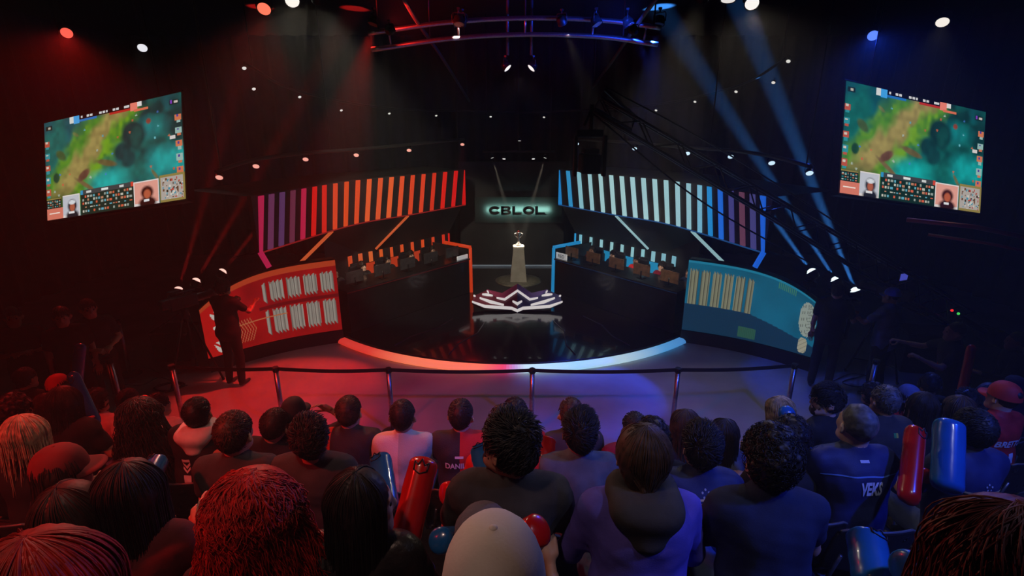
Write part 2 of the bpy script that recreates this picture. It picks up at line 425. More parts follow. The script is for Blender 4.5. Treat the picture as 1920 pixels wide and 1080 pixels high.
    g.cap(hip-rt*.06, hip+rt*.06, .13*b+e, k=.04); g.cap(hip, hip+J['u']*.09, .12*b+e, .105*b+e, k=.04, ax=rt, sq=.8)
    for i in (0, 1):
        H, Kn, A = J['leg%d' % i]; g.cap(H, Kn, .092*b, .07, k=.04); g.cap(Kn, A+np.array([0, 0, .0]), .07, .058, k=.03)
    V, Q = g.net(1); V = V+vnormals(V, Q)*(.006*wob(V, 50, 3, 6))[:, None]
    tm = mesh_np('trousers', V, Q)
    out = dict(body=me, shirt=sm, trousers=tm, R=R, hc=hc, J=J, sv=None); _BODY[kk] = out; return out

# ---- hair (in head space)
def strand_tubes(paths, r, n=3):
    """paths (S,P,3) -> tapered thin locks"""
    S, P, _ = paths.shape; d = np.gradient(paths, axis=1); d /= np.maximum(np.linalg.norm(d, axis=2, keepdims=True), 1e-9)
    ref = paths.mean(1, keepdims=True)*0+np.array([.31, .21, .93]); a = np.cross(d, ref); a /= np.maximum(np.linalg.norm(a, axis=2, keepdims=True), 1e-6); b = np.cross(d, a)
    tp = np.sin(np.linspace(.35, math.pi*.94, P))[None, :, None]*np.asarray(r).reshape(-1, 1, 1)
    V = np.stack([paths+(a*math.cos(2*math.pi*k/n)+b*math.sin(2*math.pi*k/n))*tp for k in range(n)], 2)   # S,P,n,3
    s, p, k = np.mgrid[0:S, 0:P-1, 0:n]; i = lambda s, p, k: (s*P+p)*n+(k % n)
    Q = np.stack([i(s, p, k), i(s, p, k+1), i(s, p+1, k+1), i(s, p+1, k)], -1).reshape(-1, 4)
    return V.reshape(-1, 3), Q
SK_C, SK_R = np.array([0, -.012, .032]), np.array([.077, .097, .103])
def hair_core(h, off, low=-.075, fx=.0, back=None, face=True):
    g = Grid((-.2, -.24, -.5 if back else -.2), (.2, .2, .22), h)
    g.ell(SK_C+np.array([0, -.006, .004]), SK_R+np.array([off+.017 if back else off*.62, off, off]), .01)
    if back: back(g)
    X, Y, Z = g.full()
    # hairline: a plane that falls from the forehead to the nape, plus the ears kept free
    line = (Z-.072)*.62-(Y-.085)*.78+.0
    g.f = np.maximum(g.f, -(line+.082+fx)/1.0 if False else -(Z*.55-Y*.83+.052+fx))
    if not back:
        g.f = np.maximum(g.f, low-Z)
        for s in (-1, 1): g.ell((s*.095, .012, -.018), (.032, .04, .042), .008, sub=True)
    return g
_HAIR = {}
def hair_mesh(kind, seed=0, lod=0):
    kk = (kind, seed, lod)
    if kk in _HAIR: return _HAIR[kk]
    r = np.random.default_rng(seed+101); VS = []; QS = []; off = 0
    def put(v, q):
        nonlocal off
        VS.append(v); QS.append(q+off); off += len(v)
    def roots(n, zmin=-.05, spread=1.):
        d = r.normal(size=(n*3, 3)); d /= np.linalg.norm(d, axis=1)[:, None]; p = SK_C+d*(SK_R+.004)
        ok = (p[:, 2]*.55-p[:, 1]*.83+.052 > .004) & (p[:, 2] > zmin) & ~((np.abs(p[:, 0]) > .062) & (p[:, 2] < .02) & (p[:, 1] > -.03)); return p[ok][:n], d[ok][:n]
    h = .011 if lod else .0085
    if kind in ('short', 'crop', 'tuft'):
        o = {'short': .013, 'crop': .006, 'tuft': .016}[kind]
        g = hair_core(h, o, -.07 if kind != 'tuft' else -.06); v, q = g.net(1)
        v = v+vnormals(v, q)*(.004*wob(v, 80, seed, 8)+.003*wob(v, 170, seed+3, 8))[:, None]; put(v, q)
        if kind != 'crop':
            n = 500 if lod else 2200; p, d = roots(n, -.06)
            fl = np.array([0, .5, -.55]) if kind == 'short' else np.array([.25, .6, -.25])
            fl = fl+.9*np.stack([wob(p, 38, seed+31), wob(p, 38, seed+32), .5*wob(p, 38, seed+33)], 1)
            t = fl+r.normal(size=(len(p), 3))*.16; t -= d*(t*d).sum(1)[:, None]; t /= np.maximum(np.linalg.norm(t, axis=1), .2)[:, None]
            L = (.028 if kind == 'short' else .042)*r.uniform(.6, 1.3, len(p))*(1+.5*np.clip(p[:, 2]-.07, 0, .1)/.06*(kind == 'tuft'))
            s = np.linspace(0, 1, 4)[None, :, None]; lift = .008+.010*(kind == 'tuft')
            sw_ = (1-.65*np.abs(d[:, 0])**1.5*(p[:, 2] < .06))[:, None, None]; P = p[:, None]+d[:, None]*(o*.5+lift*np.sin(s*2.2))*sw_+t[:, None]*L[:, None, None]*s
            put(*strand_tubes(P, r.uniform(.002, .0036, len(p))*(1.4 if lod else 1)))
    elif kind in ('curly', 'afro', 'bigcurl'):
        o = {'curly': .018, 'afro': .035, 'bigcurl': .03}[kind]
        g = hair_core(h, o, -.075); n = {'curly': 230, 'afro': 420, 'bigcurl': 300}[kind]; p, d = roots(n, -.06)
        for a, b in zip(p, d): g.ell(a+b*o*r.uniform(.7, 1.25), np.full(3, r.uniform(.008, .016)), .006)
        v, q = g.net(1); v = v+vnormals(v, q)*(.003*wob(v, 220, seed, 8))[:, None]; put(v, q)
        n = 260 if lod else 900; p, d = roots(n, -.06); s = np.linspace(0, 1, 9)[None, :, None]
        a = np.cross(d, np.array([.2, .3, .9])); a /= np.linalg.norm(a, axis=1)[:, None]; b = np.cross(d, a); ph = r.uniform(0, 6.28, len(p))[:, None, None]
        rad = r.uniform(.007, .013, len(p))[:, None, None]
        P = p[:, None]+d[:, None]*(o*.75+.022*s)+rad*(a[:, None]*np.cos(ph+s*7)+b[:, None]*np.sin(ph+s*7))
        put(*strand_tubes(P, r.uniform(.0018, .003, len(p))*(1.4 if lod else 1)))
    elif kind in ('long', 'wavy', 'frizz', 'bob', 'tail'):
        L = {'long': .34, 'wavy': .36, 'frizz': .36, 'bob': .16, 'tail': .10}[kind]; wd = {'long': .055, 'wavy': .09, 'frizz': .17, 'bob': .06, 'tail': .03}[kind]
        o = {'long': .014, 'wavy': .02, 'frizz': .05, 'bob': .016, 'tail': .012}[kind]
        def back(g):
            z0 = -.02; wc = min(wd, .05); g.cap((0, -.042, .02), (0, -.05, z0-L*.75), .042+o*.5, .034+o*.4, k=.04, ax=(1, 0, 0), sq=.05/(.05+wc))
            if kind != 'tail':
                for s in (-1, 1): g.cap((s*.07, -.02, .03), (s*(.075+min(wd, .06)*.25), -.03, -.10-L*.25), .02+o*.5, .018+o*.3, k=.03)
        g = hair_core(h*1.15, o, -.07, back=back, fx=.012)
        v, q = g.net(1); a = np.arctan2(v[:, 0], -(v[:, 1]+.01)+.02)
        st = np.sin(a*31+wob(v, 9, seed)*5+8*wob(v, 14, seed+2, 4)); v = v+vnormals(v, q)*(.0016*st+.003*wob(v, 60, seed))[:, None]; put(v, q)
        n = {'long': 1000, 'wavy': 1000, 'frizz': 1500, 'bob': 800, 'tail': 900}[kind]//(3 if lod else 1)
        ph = r.uniform(-2.55, 2.55, n); T = np.where(r.random(n) < .5, r.uniform(-.2, .6, n), r.uniform(.5, 1.5, n)); fr_ = r.random(n) < .42; T = np.where(fr_, r.uniform(-1.5, .1, n), T); ph = np.where(fr_, r.uniform(-1.35, 1.35, n), ph); P_ = 18
        s = np.linspace(0, 1, P_)[None, :]; th = (T[:, None]+s*2.6).clip(0, 1.75+0*s); hang = np.clip(s*2.6+T[:, None]-1.75, 0, None)/1.6
        rr = 1+np.zeros((n, 1)); of = (o+r.uniform(-.004, .006, n))[:, None]
        az = ph[:, None]+0*s; x = np.sin(th)*np.sin(az)*(SK_R[0]+of+.017*(kind != 'tail')+.008*(kind == 'tail')); y = -np.sin(th)*np.cos(az)*(SK_R[1]+of+.008); z = np.cos(th)*(SK_R[2]+of)
        amp = {'long': .004, 'wavy': .014, 'frizz': .024, 'bob': .004, 'tail': .003}[kind]
        w1 = r.uniform(0, 6.28, n)[:, None]; fq = {'frizz': 16, 'wavy': 9}.get(kind, 5)
        ln = L*r.uniform(.75, 1.08, n)[:, None]
        if kind == 'tail': x = x*(1-.8*np.clip(hang*2, 0, 1)); y = y*(1-np.clip(hang*2, 0, 1))+np.clip(hang*2, 0, 1)*-.095
        x = x*(1+hang*{'frizz': 1.1, 'wavy': .5, 'tail': 0}.get(kind, .12))+amp*np.sin(w1+s*fq)*(.3+s); y = y+amp*np.cos(w1*1.7+s*fq)*(.3+s)-.03*hang; z = z-hang*ln*1.5
        P = np.stack([x, y, z], -1)+SK_C
        keep = ~((P[:, :, 1] > .07) & (P[:, :, 2] < .05)).any(1)
        put(*strand_tubes(P[keep], r.uniform(.0016, .0030, keep.sum())*(1.6 if lod else 1)*(1.15 if kind == 'frizz' else 1)))
    elif kind == 'bun':
        g = hair_core(h, .012, -.07); g.ell((0, -.10, .09), (.04, .04, .04), .015); v, q = g.net(1)
        v = v+vnormals(v, q)*(.003*wob(v, 140, seed))[:, None]; put(v, q)
    elif kind == 'beard':
        g = Grid((-.1, -.05, -.15), (.1, .14, .04), h*.8); g.ell((0, .027, -.042), (.068, .077, .09), .02); g.cap((-.018, .078, -.095), (.018, .078, -.095), .03, k=.03)
        X, Y, Z = g.full(); g.f = np.maximum(g.f, Z+.028+.0*X); g.f = np.maximum(g.f, -(Y-.005)); g.ell((0, .1, -.058), (.022, .02, .009), .006, sub=True)
        v, q = g.net(1); v = v+vnormals(v, q)*(.002*wob(v, 200, seed))[:, None]; put(v, q)
    me = mesh_np('hair', np.concatenate(VS), np.concatenate(QS)); _HAIR[kk] = me; return me
def cap_mesh(back=False):
    if ('cap', back) in _HAIR: return _HAIR[('cap', back)]
    m = MB(); N = 30; V = []; F = []; rows = 9
    for i in range(rows):
        t = i/(rows-1)*math.pi*.5
        for k in range(N):
            p = 2*math.pi*k/N; seam = 1-.012*(math.cos(6*p) > .93)
            V.append((.088*math.cos(t)**.8*math.cos(p)*seam, -.012+.108*math.cos(t)**.8*math.sin(p)*seam, .028+.118*math.sin(t)))
    for i in range(rows-1):
        for k in range(N): F.append((i*N+k, i*N+(k+1) % N, (i+1)*N+(k+1) % N, (i+1)*N+k))
    m.add(V, F, True); m.sph((0, -.012, .1445), .0075, 6, (1, 1, .55))
    s = -1 if back else 1; B = []; G = []; n = 12
    for j in range(5):
        for k in range(n+1):
            a = math.pi*(k/n); x = .082*math.cos(a); e = j/4; B.append((x*(1+.02*e), s*(.055+.04*math.sin(a)+e*.075*math.sin(a)**.6)-.012, .03-.018*e+.02*(math.sin(a)-1)*.6))
    nb = len(B); B += [(x, y, z-.004) for x, y, z in B]
    for j in range(4):
        for k in range(n):
            a = j*(n+1)+k; G += [(a, a+n+1, a+n+2, a+1), (nb+a, nb+a+1, nb+a+n+2, nb+a+n+1)]
    for k in range(n): a = 4*(n+1)+k; G.append((a, a+nb, a+nb+1, a+1))
    m.add(B, G, True); me = m.mesh('cap'); _HAIR[('cap', back)] = me; return me
def beanie_mesh():
    if 'beanie' in _HAIR: return _HAIR['beanie']
    m = MB(); m.lathe([(.1, .03), (.104, .045), (.1, .06), (.098, .062), (.095, .1), (.07, .135), (.03, .152), (.001, .155)], 28, Matrix.Translation((0, -.012, 0)) @ Matrix.Diagonal((.9, 1.05, 1, 1)), False)
    me = m.mesh('cap'); _HAIR['beanie'] = me; return me
def phones_mesh():
    if 'ph' in _HAIR: return _HAIR['ph']
    m = MB(); m.tube([(.098*math.cos(a), -.01, .03+.118*math.sin(a)) for a in np.linspace(-.25, math.pi+.25, 18)], .009, 6)
    for s in (-1, 1): m.cyl((s*.075, -.006, -.005), (s*.11, -.006, -.005), .038, .034, 16)
    me = m.mesh('headphones'); _HAIR['ph'] = me; return me
def glasses_mesh():
    if 'gl' in _HAIR: return _HAIR['gl']
    m = MB()
    for s in (-1, 1):
        m.tube([(s*.034+.022*math.cos(a), .113, .006+.017*math.sin(a)) for a in np.linspace(0, 2*math.pi, 17)], .0022, 5)
        m.tube([(s*.056, .11, .01), (s*.08, .06, .012), (s*.084, -.01, .004)], .0025, 5)
    m.tube([(-.012, .114, .008), (.012, .114, .008)], .002, 5)
    me = m.mesh('glasses'); _HAIR['gl'] = me; return me
def hood_mesh(folded=True):
    if 'hood' in _HAIR: return _HAIR['hood']
    g = Grid((-.24, -.26, -.32), (.24, .18, .06), .014)
    pts = [(.1*math.sin(a), -.03-.1*math.cos(a), -.11-.03*math.cos(a)) for a in np.linspace(-2.3, 2.3, 13)]
    for a, b in zip(pts[:-1], pts[1:]): g.cap(a, b, .036, k=.03)
    g.cap((-.07, -.12, -.14), (.07, -.12, -.14), .045, k=.04); g.cap((0, -.12, -.15), (0, -.14, -.25), .075, .04, k=.05, ax=(1, 0, 0), sq=.62)
    V, Q = g.net(1); V = V+vnormals(V, Q)*(.008*wob(V, 45, 4))[:, None]; me = mesh_np('hood', V, Q); _HAIR['hood'] = me; return me
# ------------------------------------------------------------------ lamps: a fixture carries its own light
def px_of(P):
    x, y, z = P[0], P[1], P[2]-CAM_H; d = y*C_-z*S_; return 960+F_PX*x/d, 540+F_PX*(-(z*C_+y*S_))/d
M_BLACK = mat('black_metal', (.012, .012, .013), .45, .3, noise=.3, nscale=30)
M_GREY = mat('grey_metal', (.16, .16, .17), .35, .8, noise=.2, nscale=20)
M_CHROME = mat('brushed_steel', (.55, .55, .57), .28, 1., noise=.1, nscale=40)
FIXM = {}
def fixture(loc, target, col, power, angle, lens, label, group, size=.1, blend=.35, name='ceiling_spotlight', lensrad=1., hang=True, soft=.04, base=False):
    loc = Vector(loc); tgt = Vector(target); root = empty(name, loc, 0, label, 'spotlight', group)
    q = aim(tgt-loc)
    if 'h' not in FIXM:
        FIXM['h'] = MB().lathe([(.45, 1.5), (.8, 1.35), (1., .6), (1.02, .05), (1.08, 0), (1.08, -.06), (.98, -.06), (.96, .03)], 20, cap=False).mesh('housing')
        FIXM['l'] = MB().lathe([(.001, .012), (.55, .008), (.9, 0), (.94, .03), (.94, .08)], 20, cap=False).mesh('lens')
        FIXM['d'] = MB().lathe([(.94, .05), (.93, 0), (.85, -.25), (.65, -.5), (.35, -.66), (.001, -.72)], 20, cap=False).mesh('lens')
        y = MB(); y.tube([(-1.18, 0, .7), (-1.2, 0, 1.6), (-1.0, 0, 2.0), (1.0, 0, 2.0), (1.2, 0, 1.6), (1.18, 0, .7)], .09, 6)
        y.cyl((-1.2, 0, .7), (-1., 0, .7), .2, n=10); y.cyl((1.2, 0, .7), (1., 0, .7), .2, n=10)
        FIXM['y'] = y.mesh('yoke')
        c = MB(); c.cyl((0, 0, 1.9), (0, 0, 2.6), .14, n=8); c.box((0, 0, 2.65), (.5, .5, .35)); FIXM['c'] = c.mesh('clamp')
        b = MB(); b.box((0, 0, 2.55), (2.0, 1.6, .9), bev=.12); b.box((0, 0, 2.0), (1.2, .9, .3)); FIXM['b'] = b.mesh('base')
    for k, nm, m in (('h', 'housing', M_BLACK), ('y', 'yoke', M_BLACK), ('b' if base else 'c', 'base' if base else 'clamp', M_BLACK)):
        o = new_obj(nm, FIXM[k], m, root)
        o.scale = (size,)*3; o.rotation_mode = 'QUATERNION'
        o.rotation_quaternion = q if k == 'h' else (Matrix.Rotation(math.pi, 3, 'X').to_quaternion() if base else Matrix.Rotation(math.atan2(-(tgt-loc).x, (tgt-loc).y), 3, 'Z').to_quaternion())
        if k in 'yc': o.location = Vector((0, 0, -.7*size)) + (q @ Vector((0, 0, .7*size)))*1.0
        if k == 'y' and base: o.location = (0, 0, .7*size)
    o = new_obj('lens', FIXM['d' if base else 'l'], glow('lens_'+'_'.join('%.2f' % c for c in lens[0])+'_%g' % lens[1], lens[0], lens[1]), root)
    o.scale = (size*lensrad, size*lensrad, size); o.rotation_mode = 'QUATERNION'; o.rotation_quaternion = q
    if power:
        L = bpy.data.lights.new('lamp', 'SPOT'); L.energy = power; L.color = col; L.spot_size = angle; L.spot_blend = blend; L.shadow_soft_size = soft
        lo = bpy.data.objects.new('lamp', L); COL.objects.link(lo); lo.parent = root; lo.rotation_mode = 'QUATERNION'; lo.rotation_quaternion = q
        lo.location = q @ Vector((0, 0, -(.8 if base else .14)*size-.03))
    return root

RED, BLUE, WARM, WHITE, CYAN = (1., .02, .015), (.015, .07, 1.), (1., .86, .66), (1., .97, .92), (.15, .55, 1.)
deg = math.radians
# ------------------------------------------------------------------ the hall
M_FLOOR = mat('arena_floor', (.30, .29, .29), .42, noise=.12, nscale=1.5, bump=.15, bscale=18)
M_DARK = mat('black_drape', (.010, .010, .011), .9, noise=.35, nscale=5, bump=.3, bscale=12)
M_RISER = mat('riser_carpet', (.02, .02, .022), .9, noise=.3, nscale=40)
def slab(name, lo, hi, m, kind='structure', bev=0):
    c = [(a+b)/2 for a, b in zip(lo, hi)]; d = [b-a for a, b in zip(lo, hi)]
    o = MB().box((0, 0, 0), d, bev=bev).build(name, m, None, c); tag(o, kind=kind); return o
slab('floor', (-12, -3, -.2), (12, 17, 0), M_FLOOR)
slab('ceiling', (-12, -3, 6.6), (12, 17, 6.8), mat('black_ceiling', (.0016, .0016, .0018), .95, noise=.4, nscale=6))
def drape(name, a, b, z1, folds, depth=.09, z0=0., m=M_DARK):
    a = Vector(a); b = Vector(b); t = (b-a).normalized(); n = Vector((-t.y, t.x)); N = folds*8; V = []; F = []
    for j, z in enumerate((z0, z1)):
        for i in range(N+1):
            p = a+(b-a)*i/N+n*depth*(math.sin(i*math.pi/4)+.3*math.sin(i*.37)); V.append((p.x, p.y, z))
    F = [(i, i+1, N+2+i, N+1+i) for i in range(N)]; mb = MB().add(V, F, True)
    return tag(mb.build(name, m), kind='structure')
drape('wall_back', (-12, 16.6), (12, 16.6), 6.6, 48)
drape('wall_left', (-11.6, 17), (-11.6, -3), 6.6, 40)
drape('wall_right', (11.6, -3), (11.6, 17), 6.6, 40)
slab('wall_rear', (-12, -3.2, 0), (12, -3, 6.6), M_DARK)
TIER = {-1: 0., 0: .62, 1: 1.08, 2: 1.54, 3: 2.0, 4: 2.46}
EDGE = {0: (3.18, 4.25), 1: (2.26, 3.18), 2: (1.28, 2.26), 3: (.36, 1.28), 4: (-2.9, .36)}
for k in range(5):
    o = slab('seating_riser', (-6.2, EDGE[k][0], 0), (6.2, EDGE[k][1], TIER[k]), M_RISER)
    MB().box((0, EDGE[k][1]+.006, TIER[k]-.02), (12.4, .012, .04)).build('edge_trim', M_BLACK).parent = o
    o.children[0].location = -o.location

# ------------------------------------------------------------------ stage
STC, STR = Vector((0, 13.0)), 5.0
M_GLOSS = mat('gloss_black_stage', (.006, .006, .007), .14, noise=.5, nscale=3, coat=.3)
m = MB(); m.lathe([(STR-.02, 0), (STR-.02, .095), (STR-.06, .10), (3.6, .10), (.01, .10)], 120, Matrix.Translation((STC.x, STC.y, 0)), False)
tag(m.build('stage_floor', M_GLOSS), kind='structure')
# lit rim of the stage
N = 150; a0, a1 = deg(-90-40.5), deg(-90+40.5); prof = [(STR, .005), (STR+.10, .01), (STR+.15, .05), (STR+.145, .09), (STR+.10, .122), (STR, .125)]
V = []; Q = []; cols = []
def ramp(t, st):
    for (t0, c0), (t1, c1) in zip(st[:-1], st[1:]):
        if t <= t1: f = min(1, max(0, (t-t0)/(t1-t0))); return tuple(a+(b-a)*f for a, b in zip(c0, c1))
    return st[-1][1]
RIM = [(0, (.35, .01, .01)), (.2, (.55, .03, .015)), (.3, (.75, .16, .07)), (.44, (.85, .16, .08)), (.485, (.75, .04, .12)), (.505, (.45, .25, .6)), (.525, (.5, .72, .85)), (.62, (.28, .55, .75)), (.72, (.35, .5, .55)), (.82, (.06, .25, .5)), (1, (.01, .06, .3))]
for i in range(N+1):
    a = a0+(a1-a0)*i/N
    for r, z in prof: V.append((STC.x+r*math.cos(a), STC.y+r*math.sin(a), z))
np_ = len(prof)
for i in range(N):
    for k in range(np_-1): Q.append((i*np_+k, (i+1)*np_+k, (i+1)*np_+k+1, i*np_+k+1)); cols.append(ramp(.5+((i+.5)/N-.5)*40.5/52, RIM))
me = mesh_np('rim', V, np.array(Q), True); at = me.attributes.new('pixel', 'FLOAT_COLOR', 'FACE')
at.data.foreach_set('color', np.array([(*c, 1) for c in cols], np.float32).ravel())
rim = empty('stage_rim_light', (0, 0, 0), 0, 'curved light strip round the stage edge, orange running into pale blue', 'light strip')
new_obj('light_strip', me, attr_glow('rim_pixels', 1.15, .3), rim)
m = MB(); m.tube([(STC.x+(STR-.04)*math.cos(a), STC.y+(STR-.04)*math.sin(a), .118) for a in np.linspace(a0, a1, 90)], .025, 6); m.build('channel', M_BLACK, rim)
m = MB()      # floor inlay lines on the gloss deck
for a in (-118, -104, -76, -62):
    p = [(STC.x+r*math.cos(deg(a+da)), STC.y+r*math.sin(deg(a+da)), .1015) for r, da in ((4.7, 0), (4.2, 0), (3.6, 3), (3.0, 3))]
    m.tube(p, .012, 4)
o = m.build('trim_1', mat('inlay', (.03, .03, .035), .35)); tag(o, kind='structure')
# centre back wall with a foot light
slab('wall_centre', (-1.5, 14.65, 0), (1.5, 14.8, 3.1), mat('centre_flat', (.008, .008, .009), .5, noise=.4, nscale=4))
fl = MB().box((0, 14.60, .13), (2.7, .05, .035)).build('foot_light', glow('foot_glow', (.30, .36, .42), .25)); tag(fl, 'thin grey-blue light line along the foot of the centre back wall', 'light strip')

# ------------------------------------------------------------------ the two player booths
def catmull(P, n=24):
    P = [Vector(p) for p in P]; P = [2*P[0]-P[1]]+P+[2*P[-1]-P[-2]]; out = []
    for i in range(1, len(P)-2):
        for k in range(n):
            t = k/n; a, b, c, d = P[i-1:i+3]
            out.append(.5*((2*b)+(c-a)*t+(2*a-5*b+4*c-d)*t*t+(3*b-a-3*c+d)*t**3))
    out.append(P[-2]); return out
ZB, ZT, ZI = 2.05, 2.98, 1.24
M_FASC = mat('canopy_black', (.014, .014, .016), .55, noise=.4, nscale=3)
M_SOFF = mat('canopy_soffit', (.02, .019, .02), .6, noise=.3, nscale=2)
CURVE = catmull([(1.24, 13.57), (2.38, 11.94), (3.33, 10.63), (4.10, 8.10)], 30)
def sheet(A, B, thick=0):
    n = len(A); V = list(A)+list(B); return MB().add(V, [(i, i+1, n+i+1, n+i) for i in range(n-1)], True)
DA, DB = Vector((1.05, 12.1)), Vector((3.2, 9.45)); DT = (DB-DA).normalized(); DN = Vector((-DT.y, DT.x)); DN = DN if DN.x > 0 else -DN
def booth(s, word):
    red = s < 0; X = lambda p, z: Vector((s*p.x, p.y, z))
    cn = 'orange and red' if red else 'pale blue'
    root = empty('player_booth', (s*2.8, 11.0, 0), 0, f'curved black canopy with {cn} light bars over the {"red" if red else "blue"} side players', 'stage booth')
    off = -root.location; add = lambda mb, nm, m: mb.build(nm, m, root, off)
    nrm = []
    for i, p in enumerate(CURVE):
        t = (CURVE[min(i+1, len(CURVE)-1)]-CURVE[max(i-1, 0)]).normalized(); n = Vector((-t.y, t.x)); nrm.append(n if n.x > 0 else -n)
    inn = [p+n*.62 for p, n in zip(CURVE, nrm)]
    inn = [Vector((max(p.x, 1.4), min(p.y, 14.6))) for p in inn]
    # fascia: solid curved band
    F = MB(); V = []
    for p, n in zip(CURVE, nrm): q = p+n*.08; V += [X(p, ZB), X(p, ZT), X(q, ZT), X(q, ZB)]
    k = len(CURVE); F.add(V, [(4*i+a, 4*i+4+a, 4*i+4+b, 4*i+b) for i in range(k-1) for a, b in ((0, 1), (1, 2), (2, 3), (3, 0))]+[(0, 1, 2, 3), (4*k-4, 4*k-3, 4*k-2, 4*k-1)])
    add(F, 'fascia', M_FASC)
    zi = [ZI+(ZB-.12-ZI)*min(1, max(0, (i/90-.55)/.2)) for i in range(len(CURVE))]
    add(sheet([X(p+n*.08, ZB+.01) for p, n in zip(CURVE, nrm)], [X(p, z) for p, z in zip(inn, zi)]), 'soffit', M_SOFF)
    add(sheet([X(p+n*.08, ZT-.01) for p, n in zip(CURVE, nrm)], [X(Vector((p.x+n.x*1.6, min(p.y+n.y*1.6+.4, 15.2))), ZT-.01) for p, n in zip(CURVE, nrm)]), 'roof', M_FASC)
    edge = MB().tube([X(p-n*.012, ZB+.012) for p, n in zip(CURVE, nrm)], .014, 5)
    add(edge, 'edge_light', glow('edge_red' if red else 'edge_blue', (.22, .008, .008) if red else (.008, .06, .2), .8))
    # arclength tables
    S = [0]
    for a, b in zip(CURVE[:-1], CURVE[1:]): S.append(S[-1]+(b-a).length)
    def on(c, sv):
        sv = min(max(sv, 0), S[-1]-1e-4); i = max(j for j in range(len(S)) if S[j] <= sv); f = (sv-S[i])/(S[i+1]-S[i]); return c[i].lerp(c[i+1], f), nrm[i].lerp(nrm[i+1], f)
    pxs = [px_of((-p.x, p.y, ZB))[0] for p in CURVE]
    stat = [float(np.interp(869-i*20.15, pxs[::-1], S[::-1])) for i in range(20)]
    LC = ['#b80c0c', '#bf1010', '#c4180f', '#c02a14', '#c8381c', '#c63a1a', '#cd4622', '#cf5226', '#c84a24', '#cf5026', '#c8401c', '#c24018', '#c23a1c', '#bd1c12', '#bf1410', '#a81a3c', '#5a2438', '#4a2c52', '#5a2a4a', '#a01a40']
    RC = ['#1776b8', '#2a86b8', '#7fb4c0', '#8fbcc4', '#97c0c4', '#9ac2c6', '#98bfc2', '#97bfc6', '#94bcc2', '#93bbc2', '#8fb9c0', '#8cb6c0', '#84b0bc', '#6aa6c0', '#1c7ec0', '#1a60c8', '#3c3a78', '#5a3448', '#3c3a70', '#1656c0']
    for i, sv in enumerate(stat):
        sh = .16 if i < 14 else .2; wd = .105 if i > 2 else .12; zt = ZT-.02; zb = ZB+.03
        V = []
        for z, c0 in ((zb, sv), (zt, sv-sh)):
            for e in (-.5, .5):
                p, n = on(CURVE, c0+e*wd)
                for dd in (.0, .03): V.append(X(p-n*dd, z))
        mb = MB().add(V, [(0, 2, 3, 1), (4, 5, 7, 6), (1, 3, 7, 5), (0, 4, 6, 2), (0, 1, 5, 4), (2, 6, 7, 3)])
        hexc = (LC if red else RC)[i]; mm = glow('bar_'+hexc[1:], srgb(hexc), 1.0)
        if i == 19:     # the last bar turns round the end of the canopy
            p, n = on(CURVE, sv); a = X(p-n*.02, zb); b = X(p-n*.02+Vector((-.10, .02)), zb-.26); mb.tube([a, b], .045, 4)
        add(mb, 'light_bar', mm)
    # slanting bars across the soffit
    for i0, i1 in ((5, 7), (12, 14.5)):
        a, n = on(CURVE, float(np.interp(i0, range(20), stat))); b, n2 = on(inn, float(np.interp(i1, range(20), stat)))
        pa = X(a+n*.05, ZB-.01); pb = X(b-n2*.03, ZI+.03); add(MB().tube([pa, pb], .035, 4), 'light_bar', glow('bar_d46a3c' if red else 'bar_9cc0c4', srgb('#c4552c' if red else '#8fb6bc'), .85))
    # inner wall, glowing back panel and short bars
    add(sheet([X(p, z) for p, z in list(zip(inn, zi))[:64]], [X(p, .1) for p in inn[:64]]), 'inner_wall', M_FASC)
    pc = glow('panel_red' if red else 'panel_blue', srgb('#b3361a') if red else srgb('#1f86b4'), .75)
    k0, k1 = 2, 50
    add(sheet([X(p-n*.04, .98) for p, n in list(zip(inn, nrm))[k0:k1]], [X(p-n*.04, .12) for p, n in list(zip(inn, nrm))[k0:k1]]), 'back_panel', pc)
    ipx = [px_of((-p.x, p.y, ZI))[0] for p in inn]
    ist = [float(np.interp(869-i*19.5, ipx[::-1], S[::-1])) for i in range(12)]
    IL = ['#b01010', '#b81410', '#bf2a16', '#c43a1a', '#c24018', '#c8441e', '#c8481e', '#c4461e', '#c8501e', '#c85a2a', '#c0502a', '#b8401e']
    IR = ['#1664b8', '#2a90c0', '#74b4c4', '#86bcc4', '#8cc0c8', '#8fc0c4', '#8cbcc2', '#88bac2', '#84b8c0', '#7eb0bc', '#78aab8', '#70a4b4']
    for i, sv in enumerate(ist):
        V = []
        for z in (.99, ZI-.01):
            for e in (-.5, .5):
                p, n = on(inn, sv+e*.085)
                for dd in (.01, .035): V.append(X(p-n*dd, z))
        hexc = (IL if red else IR)[i]
        add(MB().add(V, [(0, 2, 3, 1), (4, 5, 7, 6), (1, 3, 7, 5), (0, 4, 6, 2), (0, 1, 5, 4), (2, 6, 7, 3)]), 'light_bar', glow('bar_'+hexc[1:], srgb(hexc), .95))
    # end frame beside the desk
    e0 = DA-DT*.06; e1 = e0+DN*1.35; fr = MB()
    fr.tube([X(e0, .10), X(e0, 1.22)], .05, 4); fr.tube([X(e0, 1.24), X(e0+DN*.9, 1.24)], .05, 4)
    add(fr, 'end_frame', glow('frame_red' if red else 'frame_blue', srgb('#c03614') if red else srgb('#1d80b8'), .85))
    V = [X(e0+DN*.02, .1), X(e1, .1), X(e1, 1.18), X(e0+DN*.02, 1.18)]; V += [v+Vector((0, .03, 0)) for v in V]
    add(MB().add(V, [(0, 1, 2, 3), (7, 6, 5, 4), (0, 4, 5, 1), (3, 2, 6, 7)]), 'end_panel', M_FASC)
    # desk
    d = empty('player_desk', X((DA+DB)/2, .1), 0, f'long black player desk on the {"red" if red else "blue"} side of the stage', 'desk', 'player desks')
    rz = math.atan2(DT.y, s*DT.x); L = (DB-DA).length
